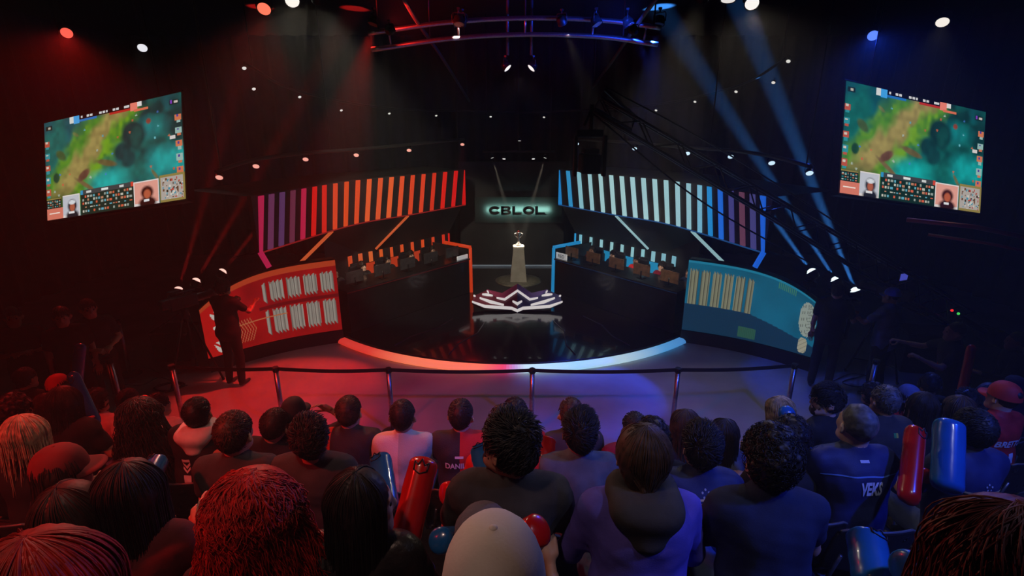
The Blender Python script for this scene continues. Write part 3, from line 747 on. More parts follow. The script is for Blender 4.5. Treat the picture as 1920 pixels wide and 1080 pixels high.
    sg = 1 if s > 0 else -1       # local x runs along the desk, local y*sg points to the players
    loc = lambda mb, nm, m: mb.build(nm, m, d, (0, 0, 0), (0, 0, rz))
    nrmw = Vector((s*DN.x, DN.y)); lx = Vector((s*DT.x, DT.y)); ly = Vector((-lx.y, lx.x)); sg = 1 if ly.dot(nrmw) > 0 else -1
    M_DESK = mat('desk_black', (.012, .012, .013), .3, noise=.3, nscale=6, coat=.2)
    loc(MB().box((0, sg*.02, .42), (L, .04, .84), bev=.008), 'front_panel', M_DESK)
    loc(MB().box((0, sg*.36, .855), (L+.04, .76, .035), bev=.008), 'desktop', M_DESK)
    for e in (-1, 1): loc(MB().box((e*(L/2-.02), sg*.36, .42), (.04, .7, .84)), 'side_panel', M_DESK)
    loc(MB().box((0, sg*-.012, .845), (L, .012, .02)), 'edge_light', glow('desk_edge_red' if red else 'desk_edge_blue', (.22, .01, .01) if red else (.01, .05, .16), .8))
    cols = ['first', 'second', 'third', 'fourth', 'fifth']
    side = 'red' if red else 'blue'
    for i in range(5):
        f = (i+.5)/5; p = DA+(DB-DA)*f
        # monitor seen from behind
        q = p+DN*.22; mo = empty('monitor', X(q, .972), rz+(0 if sg > 0 else math.pi), f'flat monitor on the {side} side desk, {cols[i]} from the trophy', 'monitor', f'monitors on the {side} side desk', .82)
        mc = MB().box((0, 0, .23), (.5, .03, .29), bev=.006).build('case', mat('monitor_case_%s' % side, (.05, .045, .045) if red else (.16, .09, .05), .4, noise=.35, nscale=9), mo)
        MB().box((0, .017, .23), (.47, .004, .26)).build('screen', glow('monitor_glow', (.35, .42, .5), .9), mc)
        b = MB(); b.box((0, 0, .006), (.2, .16, .012), bev=.004); b.cyl((0, -.02, .01), (0, -.02, .2), .018, n=8); b.build('stand', M_BLACK, mo)
        # gaming chair
        q = p+DN*.95; ang = math.atan2(-(-DN.x*s), -DN.y)     # faces the desk
        ch = empty('gaming_chair', X(q, .1), ang, scale=.8, label= f'black gaming chair behind the {side} side desk, {cols[i]} from the trophy', cat='chair', group=f'gaming chairs on the {side} side')
        MG = mat('gaming_leather', (.014, .014, .016), .4, noise=.3, nscale=14)
        c = MB(); c.box((0, -.30, .88), (.40, .09, .74), Matrix.Rotation(-.06, 3, 'X'), bev=.04); c.box((0, -.33, 1.22), (.26, .1, .16), bev=.04)
        for e in (-1, 1): c.box((e*.2, -.27, .85), (.08, .12, .6), bev=.03)
        c.build('backrest', MG, ch); MB().box((0, -.02, .46), (.5, .5, .09), bev=.035).build('seat', MG, ch)
        MB().box((0, -.345, 1.05), (.16, .015, .05)).build('printed_mark', mat('pale_print', (.55, .55, .55), .6), ch)
        MB().cyl((0, 0, .06), (0, 0, .44), .03, n=8).build('post', M_GREY, ch); b = MB()
        for k in range(5): b.tube([(0, 0, .08), (.28*math.cos(k*1.2566), .28*math.sin(k*1.2566), .03)], .02, 5)
        b.build('star_base', M_BLACK, ch)
    # small white sign lying on the end of the desk
    q = DA+DT*.16+DN*.06; sn = empty('desk_sign', X(q, .972), rz if sg > 0 else rz+math.pi, f'white rounded sign on the end of the {side} side desk' + (' reading RED' if word else ''), 'sign')
    MB().box((0, 0, .075 if word else .05), (.36, .03, .15 if word else .1), bev=.012).build('board', mat('sign_white', (.75, .75, .74), .5, emit=(.8, .85, .9), estr=.25), sn)
    if word: text_obj(word, .12, mat('sign_grey', (.12, .14, .17), .6), sn, Matrix.Translation((0, -.018, .035)) @ Matrix.Rotation(math.pi/2, 4, 'X'), 'lettering')
    return root
def text_mesh(txt, size, extrude=.002, bold=0.):
    cu = bpy.data.curves.new('lettering', 'FONT'); cu.body = txt; cu.size = size; cu.extrude = extrude; cu.align_x = 'CENTER'; cu.offset = bold; cu.resolution_u = 3
    o = bpy.data.objects.new('lettering', cu); COL.objects.link(o); bpy.context.view_layer.update()
    me = bpy.data.meshes.new_from_object(o.evaluated_get(bpy.context.evaluated_depsgraph_get())); bpy.data.objects.remove(o); bpy.data.curves.remove(cu); me.name = 'lettering'; me.materials.clear(); return me
def text_obj(txt, size, m, parent, M=None, name='lettering', extrude=.002, bold=0.):
    o = new_obj(name, text_mesh(txt, size, extrude, bold), m, parent)
    if M is not None: o.matrix_local = M
    return o
booth(-1, None); booth(1, 'RED')

# ------------------------------------------------------------------ the curved LED walls beside the stage
def blocks(h, w_, base): im = np.zeros((h, w_, 3)); im[:] = base; return im
def vnoise(h, w_, sc, seed):
    r = np.random.default_rng(seed); a = r.random((int(h/sc)+3, int(w_/sc)+3)); y, x = np.mgrid[0:h, 0:w_]/sc; i = y.astype(int); j = x.astype(int); fy = y-i; fx = x-j
    fy = fy*fy*(3-2*fy); fx = fx*fx*(3-2*fx); return (a[i, j]*(1-fy)+a[i+1, j]*fy)*(1-fx)+(a[i, j+1]*(1-fy)+a[i+1, j+1]*fy)*fx
def led_wall(s):
    red = s < 0; inner, outer = Vector((3.32, 9.32)), Vector((5.18, 7.98)); n = Vector((.58, .81)); W, H = 150, 64
    ax = np.linspace(0, 1, W+1); P = np.zeros((H+1, W+1, 3)); bow = .16
    for j, t in enumerate(ax):
        p = inner.lerp(outer, t)+n*bow*math.sin(math.pi*t); zt = 1.64-.10*t-.42*t**4; zb = .24
        for i in range(H+1): P[i, j] = (s*p.x, p.y, zt+(zb-zt)*i/H)
    if red:
        im = blocks(H, W, srgb('#8c0d0b')); im *= (.75+.5*vnoise(H, W, 14, 3))[:, :, None]
        for j in range(W):
            t = j/W
            if t < .56:
                for (i0, i1) in ((9, 28), (34, 58)):
                    if (j % 19) > 3: 
                        im[i0+(j % 5)//2:i1-(j % 4), j] = np.array(srgb('#8f8b80'))*(.75+.35*((j*7) % 5)/4)*(1 if j % 4 else .45)
            if t > .8: im[:, j] = np.array(srgb('#a81410'))*(1+.3*(t-.8))
        im[0:5] = srgb('#a83a1c'); im[30:33, :90] = srgb('#5c0808')
        for k in range(9):
            for i in range(22): 
                jj = 96+k*3+abs(i-11)//2
                if jj < W: im[36+i, jj] = srgb('#a85a3a')
        im[40, 60:120] = srgb('#a8623c')
        for (i0, j0, hh, ww) in ((14, 131, 14, 10), (30, 128, 16, 12), (48, 134, 13, 8)):
            for i in range(hh):
                for j in range(ww):
                    if (i+j) % 9 < 6 and j < ww-(i//3): im[i0+i, j0+j] = srgb('#bdb9ae')
    else:
        im = blocks(H, W, srgb('#0f5c78')); im *= (.8+.4*vnoise(H, W, 18, 5))[:, :, None]
        for j in range(W):
            t = j/W
            if t < .5 and (j % 13) > 2: im[7+(j % 3):44-(j % 4), j] = np.array(srgb('#7f8068'))*(.7+.35*((j*5) % 4)/3)*(1 if j % 4 else .5)
            b = int(H*(.62+.2*max(0, t-.5)/.5)); im[b:, j] = np.array(srgb('#0c3048'))*(.9+.2*(j % 2))
            if .42 < t < .56: im[52:62, j] = np.array(srgb('#2c5a48'))*(1 if j % 2 else .7)
            if .66 < t < .80 and j % 2: im[2:8, j] = srgb('#3c7860')
        for i in range(H):
            for j in range(W-26, W-4):
                e = ((j-(W-15))/9)**2+((i-24)/19)**2
                if e < 1: im[i, j] = np.array(srgb('#8f9a90'))*(1. if (i*3+j*2+int(6*math.sin(i*.9+j*.5))) % 7 > 1 else .5)
                e = ((j-(W-16))/5)**2+((i-53)/9)**2
                if e < 1: im[i, j] = np.array(srgb('#9c9a84'))*(1 if (i+j) % 5 else .6)
        im[0:2] = srgb('#1c7a98')
    root = empty('led_wall', (s*4.2, 8.6, 0), 0, 'curved LED wall glowing red with grey stripes beside the stage' if red else 'curved LED wall glowing teal with pale stripes beside the stage', 'LED wall')
    if s > 0: im = im  # same order: inner end first
    o = pixel_grid('screen', P if s > 0 else P, im, attr_glow('led_wall_red' if red else 'led_wall_teal', .8), root); o.location = -root.location
    if red: 
        o.data.flip_normals()
    k = 24; idx = np.linspace(0, W, k).astype(int)
    top = [Vector(P[0, j]) for j in idx]; bot = [Vector(P[H, j]) for j in idx]; nn = Vector((s*n.x, n.y, 0))
    V = []; 
    for a, b in zip(top, bot): V += [a+nn*.03+Vector((0, 0, .02)), a+nn*.2+Vector((0, 0, .02)), b+nn*.2-Vector((0, 0, .02)), b+nn*.03-Vector((0, 0, .02))]
    F = [(4*i+a, 4*i+4+a, 4*i+4+(a+1) % 4, 4*i+(a+1) % 4) for i in range(k-1) for a in range(4)]+[(0, 1, 2, 3), (4*k-4, 4*k-1, 4*k-2, 4*k-3)]
    MB().add(V, F).build('cabinet', M_BLACK, root, -root.location)
    V = []
    for b in bot: V += [Vector((b.x, b.y, .23))+nn*-.02, Vector((b.x, b.y, .23))+nn*.25, Vector((b.x, b.y, 0))+nn*.25, Vector((b.x, b.y, 0))+nn*-.06]
    MB().add(V, F).build('plinth', mat('plinth_black', (.012, .012, .012), .6), root, -root.location)
    return root
led_wall(-1); led_wall(1)
# ------------------------------------------------------------------ CBLOL sign, trophy, emblem
sg_ = empty('hanging_sign', (at_y(972, 402, 14.45)), 0, 'black CBLOL letters with a pale green glow over the trophy', 'sign')
def stroke_letters(t, z0, z1, grow=0.):
    m = MB(); W, H = .27, .235; g = grow; x0 = -.83
    def bar(a, b, c, d): m.prism([(x0+a-g, b-g), (x0+c+g, b-g), (x0+c+g, d+g), (x0+a-g, d+g)], z0, z1)
    def poly(P): m.prism([(x0+x, y) for x, y in P], z0, z1)
    def ring(cx, cy, rx, ry, a0, a1, th, n=22):
        for k in range(n):
            u, v = (a0+(a1-a0)*(k+e)/n for e in (0, 1.02)); rx2, ry2 = rx-th-g*2, ry-th-g*2
            poly([(cx+rx2*math.cos(u), cy+ry2*math.sin(u)), (cx+(rx+g)*math.cos(u), cy+(ry+g)*math.sin(u)), (cx+(rx+g)*math.cos(v), cy+(ry+g)*math.sin(v)), (cx+rx2*math.cos(v), cy+ry2*math.sin(v))])
    ring(.16, H/2, .16, H/2, .55, 2*math.pi-.55, t); x0 += .34                     # C
    bar(0, 0, t, H); bar(0, 0, .18, t*.75); bar(0, H-t*.75, .18, H); bar(0, H/2-t*.36, .19, H/2+t*.36); ring(.18, H*.74, .085, H*.26, -1.57, 1.57, t*.75, 10); ring(.18, H*.26, .10, H*.26, -1.57, 1.57, t*.75, 10); x0 += .32   # B
    bar(0, 0, t, H); bar(0, 0, .26, t*.8); x0 += .30                               # L
    ring(.16, H/2, .16, H/2, 0, 2*math.pi, t); x0 += .345                          # O
    bar(0, 0, t, H); poly([(0, 0), (.31, 0), (.27, t*.8), (0, t*.8)])              # L
    return m
RX = Matrix.Rotation(math.pi/2, 4, 'X')
o = stroke_letters(.072, 0, .06).build('lettering', mat('letter_black', (.006, .007, .008), .4), sg_); o.matrix_local = Matrix.Translation((0, -.02, 0)) @ RX
o = stroke_letters(.072, 0, .012, .012).build('backlight', glow('sign_backlight', (.16, .40, .34), .6), sg_); o.matrix_local = Matrix.Translation((0, .05, 0)) @ RX
MB().box((0, .165, .10), (2.5, .02, .75), bev=.008).build('backing', mat('sign_backing', (.011, .012, .012), .8), sg_)
for sx in (-.9, -.3, .3, .9):
    L = bpy.data.lights.new('lamp', 'AREA'); L.energy = 6.5; L.color = (.45, 1., .85); L.shape = 'RECTANGLE'; L.size = .45; L.size_y = .12
    lo = bpy.data.objects.new('lamp', L); COL.objects.link(lo); lo.parent = sg_; lo.location = (sx*.75, .07, .11); lo.rotation_euler = (math.pi/2, 0, 0)
PB = at_z(972, 526, .1); PY = PB.y
pd = empty('trophy_pedestal', (PB.x, PY, .1), 0, 'tall tapering grey pedestal carrying the trophy', 'pedestal')
m = MB(); V = [(sx*w_, sy*w_, z) for z, w_ in ((0, .22), (.92, .135)) for sx, sy in ((-1, -1), (1, -1), (1, 1), (-1, 1))]
m.add(V, [(0, 1, 5, 4), (1, 2, 6, 5), (2, 3, 7, 6), (3, 0, 4, 7), (3, 2, 1, 0), (4, 5, 6, 7)]); m.build('column', mat('pedestal_grey', (.22, .21, .18), .55, noise=.15, nscale=5), pd)
MB().box((0, 0, .935), (.29, .29, .03), bev=.006).build('top_plate', mat('pedestal_top', (.75, .73, .66), .4), pd)
MB().lathe([(.0, 0), (.62, 0), (.62, .012), (.5, .02), (.001, .02)], 40, cap=False).build('base_disc', mat('base_disc', (.10, .095, .07), .35, noise=.5, nscale=10), pd)
ty = empty('trophy', (PB.x, PY, 1.05), 0, 'small silver trophy cup standing on the pedestal', 'trophy')
MB().lathe([(.001, 0), (.075, 0), (.075, .05), (.05, .06), (.022, .09), (.016, .15), (.028, .19), (.02, .22), (.04, .27), (.06, .34), (.055, .36), (.05, .355), (.03, .29), (.001, .28)], 24, cap=False).build('cup', mat('trophy_silver', (.75, .72, .68), .22, .9, noise=.1), ty)
m = MB()
for s in (-1, 1): m.tube([(s*.05, 0, .34), (s*.1, 0, .33), (s*.1, 0, .27), (s*.03, 0, .22)], .009, 6)
m.build('handle', mat('trophy_silver', ()), ty); MB().sph((0, 0, .385), .03, 8).build('finial', mat('trophy_red', (.5, .05, .04), .3, .5), ty)

EF = at_z(970, 584, .12)
em = empty('stage_emblem', (EF.x, EF.y, .1), 0, 'dark winged crown emblem outlined in white light on the stage floor', 'stage emblem')
KS, TL = .00222, deg(38)
def emb(poly, z0, z1): 
    P = [((x-595)*KS, (778-y)*KS/.86) for x, y in poly]; return MB().prism(P, z0, z1, Matrix.Translation((0, 0, .03)) @ Matrix.Rotation(TL, 4, 'X'))
def band(pts, wd):
    P = [Vector(p) for p in pts]; up = []; dn = []
    for i, p in enumerate(P):
        t = (P[min(i+1, len(P)-1)]-P[max(i-1, 0)]).normalized(); n = Vector((-t.y, t.x)); ww = wd*(.35 if i in (0, len(P)-1) else 1); up.append(p+n*ww/2); dn.append(p-n*ww/2)
    return [tuple(p) for p in up]+[tuple(p) for p in reversed(dn)]
mir = lambda pts: [(1190-x, y) for x, y in pts]
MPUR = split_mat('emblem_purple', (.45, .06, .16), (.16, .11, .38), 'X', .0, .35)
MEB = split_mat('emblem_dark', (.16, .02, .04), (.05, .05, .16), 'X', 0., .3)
MWL = glow('emblem_white', (.62, .58, .57), .95)
rev = lambda p: list(reversed(p))
emb(rev([(150, 622), (280, 560), (440, 602), (600, 500), (750, 600), (915, 560), (1040, 622), (1040, 682), (880, 752), (600, 778), (300, 752), (140, 690)]), -.10, .0).build('base_plate', MEB, em)
emb(rev([(282, 560), (440, 600), (600, 500), (742, 598), (912, 560), (800, 640), (712, 648), (600, 562), (470, 648), (388, 640)]), .002, .035).build('crown_plate', MPUR, em)
for pts, wd in (([(140, 690), (270, 738), (540, 757), (595, 782), (650, 757), (920, 738), (1050, 690)], 20), ([(385, 650), (468, 666), (598, 574), (722, 666), (805, 650)], 15), ([(548, 684), (596, 712), (642, 684)], 22)):
    emb(band(pts, wd) if pts[0][0] != 548 else rev(rev(band(pts, wd))), .003, .055).build('light_tube', MWL, em)
for pts, wd in (([(215, 650), (330, 692), (460, 722)], 24), ([(238, 612), (290, 616), (346, 626)], 18), ([(285, 575), (296, 585), (306, 598)], 12), ([(150, 626), (160, 628), (172, 632)], 12)):
    for q in (pts, mir(pts)): emb(band(q, wd), .003, .05).build('light_tube', MWL, em)
m = MB(); m.tube([(x, .05+.0*x*x, .03) for x in np.linspace(-.75, .75, 9)], .04, 6); m.build('skirt', M_BLACK, em)

# ------------------------------------------------------------------ the two hanging game screens
def game_picture():
    H, W = 90, 160; y, x = np.mgrid[0:H, 0:W]; u = x/W; v = y/H
    n1 = vnoise(H, W, 9, 1); n2 = vnoise(H, W, 4, 2); n3 = vnoise(H, W, 18, 4); im = np.zeros((H, W, 3))
    def mix(mask, c): 
        im[:] = im*(1-mask[..., None])+mask[..., None]*np.array(srgb(c))
    im[:] = srgb('#0c5a52'); sm_ = lambda a: np.clip(a, 0, 1)
    mix(sm_((n3-.5)*4), '#0a4a50'); mix(sm_((u-.5)*6)*sm_((.62-v)*6)*sm_(n1*1.6), '#07302f')
    p = (v-(.95-1.70*u))+.16*(n1-.5)                                   # the pale track from lower left to the top middle
    mix(sm_(2.2-np.abs(p-.02)*5)*sm_((v-.03)*20), '#3f7a26'); mix(sm_(1.7-np.abs(p+.0)*8), '#8a7c46'); mix(sm_(1.2-np.abs(p-.22)*10)*sm_(n2*1.8-.2), '#5f8a1e'); mix(sm_(1-np.abs(p+.26)*10)*sm_(n2*1.6-.2), '#4f7a20')
    mix(sm_((u-.28)*7)*sm_((v-.56)*9)*sm_((.66-u)*7), '#10a09a'); mix(sm_((u-.72)*9)*sm_((v-.42)*8)*sm_((.78-v)*9), '#0f8f8c')
    mix(sm_((.3-u)*6)*sm_((v-.68)*7), '#2a4a1c'); mix(sm_(1-np.hypot((u-.78)*6, (v-.26)*7))*.8, '#0f7f80')
    def blob(cx, cy, rx, ry, c, a=0.): 
        dx = (u-cx)*math.cos(a)+(v-cy)*math.sin(a)*.56; dy = -(u-cx)*math.sin(a)*1.78+(v-cy)*math.cos(a); mix(sm_((1-np.hypot(dx/rx, dy/ry))*3), c)
    for b in ((.30, .70, .11, .025, '#6a5a38', .55), (.46, .52, .09, .035, '#5c5230', .25), (.80, .72, .05, .02, '#5a5a3c', .9), (.12, .36, .05, .05, '#39502c', .6), (.29, .6, .06, .05, '#5e4030', -.5), (.08, .58, .03, .06, '#16402c', 0), (.24, .18, .03, .02, '#5e6a3c', .5), (.77, .2, .02, .03, '#7a3a2c', 0), (.66, .3, .10, .16, '#072c2c', .2), (.58, .44, .07, .10, '#093434', -.3), (.68, .32, .05, .12, '#0b3f3a', .3), (.62, .52, .06, .10, '#0a3838', -.3)): blob(*b)
    r = np.random.default_rng(5)
    for _ in range(22):
        cx, cy = r.uniform(.05, .95), r.uniform(.12, .76); blob(cx, cy, .008, .012, ['#9aa79a', '#b0583a', '#5aa0a8', '#3a6ab0'][r.integers(4)])
    im *= (.85+.5*n2)[..., None]
    def rect(x0, y0, x1, y1, c): im[int(y0*H):max(int(y1*H), int(y0*H)+1), int(x0*W):max(int(x1*W), int(x0*W)+1)] = srgb(c)
    rect(.27, 0, .66, .055, '#060607'); rect(.25, .05, .41, .075, '#1f6ab0'); rect(.5, .05, .66, .075, '#b02a20'); rect(.205, 0, .235, .07, '#cfd0cc'); rect(.235, .0, .275, .085, '#3c9ad8'); rect(.65, 0, .70, .08, '#e07a68'); rect(.70, 0, .735, .05, '#d8d4d0'); rect(.68, .07, .78, .095, '#d06a4c')
    for x0 in (.29, .335, .36, .43, .455, .475, .53, .555, .61, .63): rect(x0, .015, x0+.016, .042, '#c8c8c8')
    rect(.015, .05, .065, .095, '#10241f'); rect(.035, .062, .055, .082, '#b0a898'); rect(.92, .06, .985, .105, '#10241f'); rect(.925, .066, .94, .098, '#7a3ab0'); rect(.95, .07, .975, .092, '#c0b8b0')
    for i in range(5):
        for sx, cs in ((0., ('#b0503c', '#2a8a92', '#c8bfb0')), (.955, ('#c8704c', '#8fb0a8', '#4a3a90'))):
            yy = .2+i*.125; rect(sx, yy, sx+.042, yy+.06, cs[i % 2]); rect(sx+.008, yy+.06, sx+.036, yy+.085, cs[(i+1) % 2]); rect(sx+.012, yy+.01, sx+.026, yy+.03, cs[2])
    rect(.915, .395, .95, .425, '#cfc8c4')
    rect(0, .80, .115, .895, '#0c241e'); rect(0, .795, .115, .803, '#8a7a40'); rect(0, .895, .125, 1, '#cf7460'); rect(.02, .935, .10, .955, '#e8d8cc')
    for i in range(4):
        for j in range(6): rect(.012+j*.017, .812+i*.02, .022+j*.017, .824+i*.02, ('#9fb0a8', '#2a7a78', '#b06a4c')[(i*2+j) % 3])
    def portrait(x0, x1, y0, bg, hair, face, cl):
        rect(x0, y0, x1, 1, '#d8d0cc'); rect(x0+.006, y0+.012, x1-.006, .985, bg); cx = (x0+x1)/2; k = x1-x0
        blob(cx, y0+.10, k*.30, .075, hair); blob(cx, y0+.2, k*.42, .07, cl); blob(cx, y0+.115, k*.17, .05, face); rect(cx-.02, .955, cx+.02, .975, '#d8d8d8')
    portrait(.125, .262, .785, '#b9bcc4', '#20242c', '#a85a40', '#1a1c22'); portrait(.655, .825, .775, '#d89888', '#3a1410', '#b0583a', '#2a0f0c')
    blob(.193, .85, .03, .025, '#d0d4d8')
    rect(.265, .80, .65, 1, '#0d2a20'); rect(.265, .765, .65, .80, '#3a4040'); rect(.265, .765, .285, .80, '#2a8ab8'); rect(.632, .765, .65, .80, '#c8402c'); rect(.31, .77, .345, .795, '#c8ccc8'); rect(.42, .77, .47, .795, '#d8dcd8'); rect(.55, .77, .585, .795, '#c8ccc8')
    for i in range(5):
        yy = .815+i*.036
        for j in range(18):
            if (i*5+j*3) % 7 > 1: rect(.275+j*.0205, yy, .275+j*.0205+.014, yy+.02, ('#b07a5c', '#8f9a90', '#c85a3c', '#5aa0b0', '#b8b8a8')[(i+j*2) % 5])
    rect(.835, .755, 1, 1, '#8a7a40'); rect(.842, .768, .993, .985, '#a8a098'); 
    for _ in range(60): 
        cx, cy = r.uniform(.85, .985), r.uniform(.785, .97); rect(cx, cy, cx+.010, cy+.016, ['#3a3428', '#6a4a34', '#3a8aa0', '#b04030', '#c8c4b8'][r.integers(5)])
    return im
GP = game_picture()
MSCR = attr_glow('game_screen', 1.0)
def big_screen(c, R, wd, label, cable):
    root = empty('hanging_screen', c, 0, label, 'screen', 'big game screens above the audience'); R = Matrix(R); root.rotation_euler = R.to_euler(); h = wd/16*9
    P = np.zeros((91, 161, 3)); y, x = np.mgrid[0:91, 0:161]; P[..., 0] = (x/160-.5)*wd; P[..., 2] = (.5-y/90)*h
    pixel_grid('display', P, GP, MSCR, root)
    MB().box((0, .075, 0), (wd+.06, .13, h+.07), bev=.012).build('cabinet', M_BLACK, root)
    m = MB()
    for sx in (-1, 1): m.box((sx*wd*.3, .17, .0), (.08, .06, h*.9)); 
    m.box((0, .17, h*.3), (wd*.7, .06, .08)); m.build('rear_frame', M_GREY, root)
    Ri = R.inverted(); m = MB()
    for sx in (-.3, .3):
        p = Vector((sx*wd, .17, h*.45)); q = Ri @ Vector((0, 0, 6.55-(Vector(c)+R@p).z)); MB().tube([p, p+q], .012, 5).build('suspension_cable', M_BLACK, root)
    return root
big_screen((-6.655, 8.754, 3.507), [[.960, .272, -.069], [-.235, .913, .333], [.154, -.304, .940]], 3.045, 'big screen showing a green video game map above the red side of the hall', 0)
big_screen((6.719, 8.798, 3.647), [[.958, -.280, .063], [.249, .920, .303], [-.142, -.275, .951]], 3.146, 'big screen showing a green video game map above the blue side of the hall', 0)

# ------------------------------------------------------------------ trusses, pipes and lamps overhead
def pipe_arc(pts, r, name, label, m=M_GREY, cat='pipe', struts=None):
    root = empty(name, (0, 0, 0), 0, label, cat); P = catmull3(pts)
    MB().tube(P, r, 8).build('upper_tube', m, root); 
    if struts:
        Q = [p+Vector(struts) for p in P]; MB().tube(Q, r, 8).build('lower_tube', m, root); b = MB()
        for i in range(2, len(P)-1, 7): MB().tube([P[i], Q[i]], r*.5, 5).build('tie', m, root)
    for i in (1, len(P)//2, len(P)-2): MB().tube([P[i], (P[i].x, P[i].y, 6.6)], .012, 5).build('hanger_cable', M_BLACK, root)
    return root
def catmull3(P, n=8):
    P = [Vector(p) for p in P]; P = [2*P[0]-P[1]]+P+[2*P[-1]-P[-2]]; out = []
    for i in range(1, len(P)-2):
        for k in range(n):
            t = k/n; a, b, c, d = P[i-1:i+3]; out.append(.5*((2*b)+(c-a)*t+(2*a-5*b+4*c-d)*t*t+(3*b-a-3*c+d)*t**3))
    out.append(P[-2]); return out
pipe_arc([at_y(690, 62, 8.0), at_y(840, 42, 8.3), at_y(985, 34, 8.4), at_y(1130, 38, 8.3), at_y(1240, 52, 8.0)], .035, 'lighting_truss', 'curved double-tube truss hanging above the stage front, lit red and blue', M_CHROME, 'truss', (0, .12, -.20))
pipe_arc([at_y(755, -5, 7.4), at_y(785, 45, 8.2), at_y(830, 110, 10.2), at_y(880, 190, 13.2)], .03, 'ceiling_pipe', 'long ceiling pipe running back on the red side', M_GREY)
pipe_arc([at_y(1232, -5, 7.4), at_y(1185, 60, 8.3), at_y(1150, 112, 10.2), at_y(1110, 165, 13.0)], .03, 'ceiling_pipe', 'long ceiling pipe running back on the blue side', M_GREY)
pipe_arc([at_y(405, 321, 7.3), at_y(480, 299, 8.1), at_y(573, 287, 9.1), at_y(668, 280, 10.1), at_y(767, 271, 11.2), at_y(870, 261, 12.8)], .03, 'ceiling_pipe', 'curved lamp pipe above the red light bars', M_BLACK)
pipe_arc([at_y(1522, 313, 7.3), at_y(1447, 293, 8.1), at_y(1370, 282, 9.1), at_y(1288, 277, 10.1), at_y(1190, 268, 11.2), at_y(1075, 260, 12.8)], .03, 'ceiling_pipe', 'curved lamp pipe above the blue light bars', M_BLACK)
pipe_arc([at_y(905, 284, 13.6), at_y(972, 284, 13.6), at_y(1040, 284, 13.6)], .025, 'ceiling_pipe', 'short lamp pipe above the trophy', M_BLACK)
pipe_arc([at_y(458, 118, 9.0), at_y(562, 172, 11.4), at_y(730, 203, 14.0), at_y(920, 209, 15.4), at_y(1020, 210, 15.4), at_y(1220, 197, 14.0), at_y(1380, 162, 11.4), at_y(1480, 106, 9.0)], .025, 'ceiling_pipe', 'far curved pipe carrying a row of tiny white lamps', M_BLACK)
# hanging pair in the middle
for px in (952, 996):
    s = -1 if px < 974 else 1; p = at_y(px, 128, 9.2)
    fixture(p, p+Vector((-s*.9, -.35, -1.)), WHITE, 25, deg(40), ((1, .93, .88), 1.1), f'hanging moving head lamp with a white lens, {"red" if s < 0 else "blue"} side of the middle pair', 'middle pair of moving heads', .075)
    dp = empty('drop_pipe', p+Vector((0, 0, .2)), 0, f'vertical drop pipe holding the {"red" if s<0 else "blue"} side moving head of the middle pair', 'pipe'); MB().cyl((0, 0, 0), (0, 0, 6.5-p.z-.2), .025, n=8).build('tube', M_GREY, dp); MB().box((0, 0, 1.0), (.1, .1, .14)).build('clamp', M_BLACK, dp)
words = ['first', 'second', 'third', 'fourth', 'fifth', 'sixth', 'seventh', 'eighth', 'ninth', 'tenth', 'eleventh', 'twelfth', 'thirteenth']
AIMS = []
# red and blue rows above the bars
for i, (px, py, y) in enumerate(((867, 271, 12.8), (767, 282, 11.2), (668, 291, 10.1), (573, 299, 9.1), (480, 312, 8.1), (411, 333, 7.3))):
    p = at_y(px, py, y); fixture(p, (p.x*.7-.2, p.y-3.6, 0), RED, 55, deg(26), ((1., .42, .33), .95), f'red stage lamp above the red light bars, {words[i]} from the trophy', 'red lamps above the light bars', .05)
for i, (px, py, y) in enumerate(((1082, 270, 12.8), (1190, 279, 11.2), (1289, 288, 10.1), (1370, 294, 9.1), (1447, 306, 8.1), (1518, 325, 7.3))):
    p = at_y(px, py, y); fixture(p, (p.x*.7+.2, p.y-3.6, 0), BLUE, 60, deg(26), ((.62, .85, 1.), 1.0), f'blue stage lamp above the blue light bars, {words[i]} from the trophy', 'blue lamps above the light bars', .05)
# trophy lamps
for i, (px, py, pw, a) in enumerate(((923, 296, 8000, 6), (945, 298, 0, 8), (974, 264, 35, 16), (1000, 298, 0, 8), (1022, 296, 8000, 6))):
    p = at_y(px, py, 13.55); fixture(p, (PB.x, PY, .95) if i in (0, 2, 4) else (PB.x+(i-2)*.5, PY-1, .1), WARM, pw, deg(a), ((1., .98, .95), 1.0), f'small white lamp above the trophy, {words[i]} from the red side', 'white lamps above the trophy', .045, soft=.02)
# far row of tiny whites
for i, (px, py, y) in enumerate(((458, 128, 9.0), (476, 167, 10.0), (562, 182, 11.5), (640, 207, 13), (730, 213, 14), (818, 217, 15), (920, 219, 15.4), (1020, 220, 15.4), (1230, 207, 14), (1303, 191, 13), (1380, 172, 11.5), (1450, 155, 10), (1478, 115, 9))):
    p = at_y(px, py, y); fixture(p, p+Vector((-.2*p.x, -1.2, -1.5)), WHITE, 0, deg(20), ((.95, .93, .85), .75), f'tiny white lamp on the far curved pipe, {words[i]} from the red side', 'tiny white lamps on the far pipe', .035)
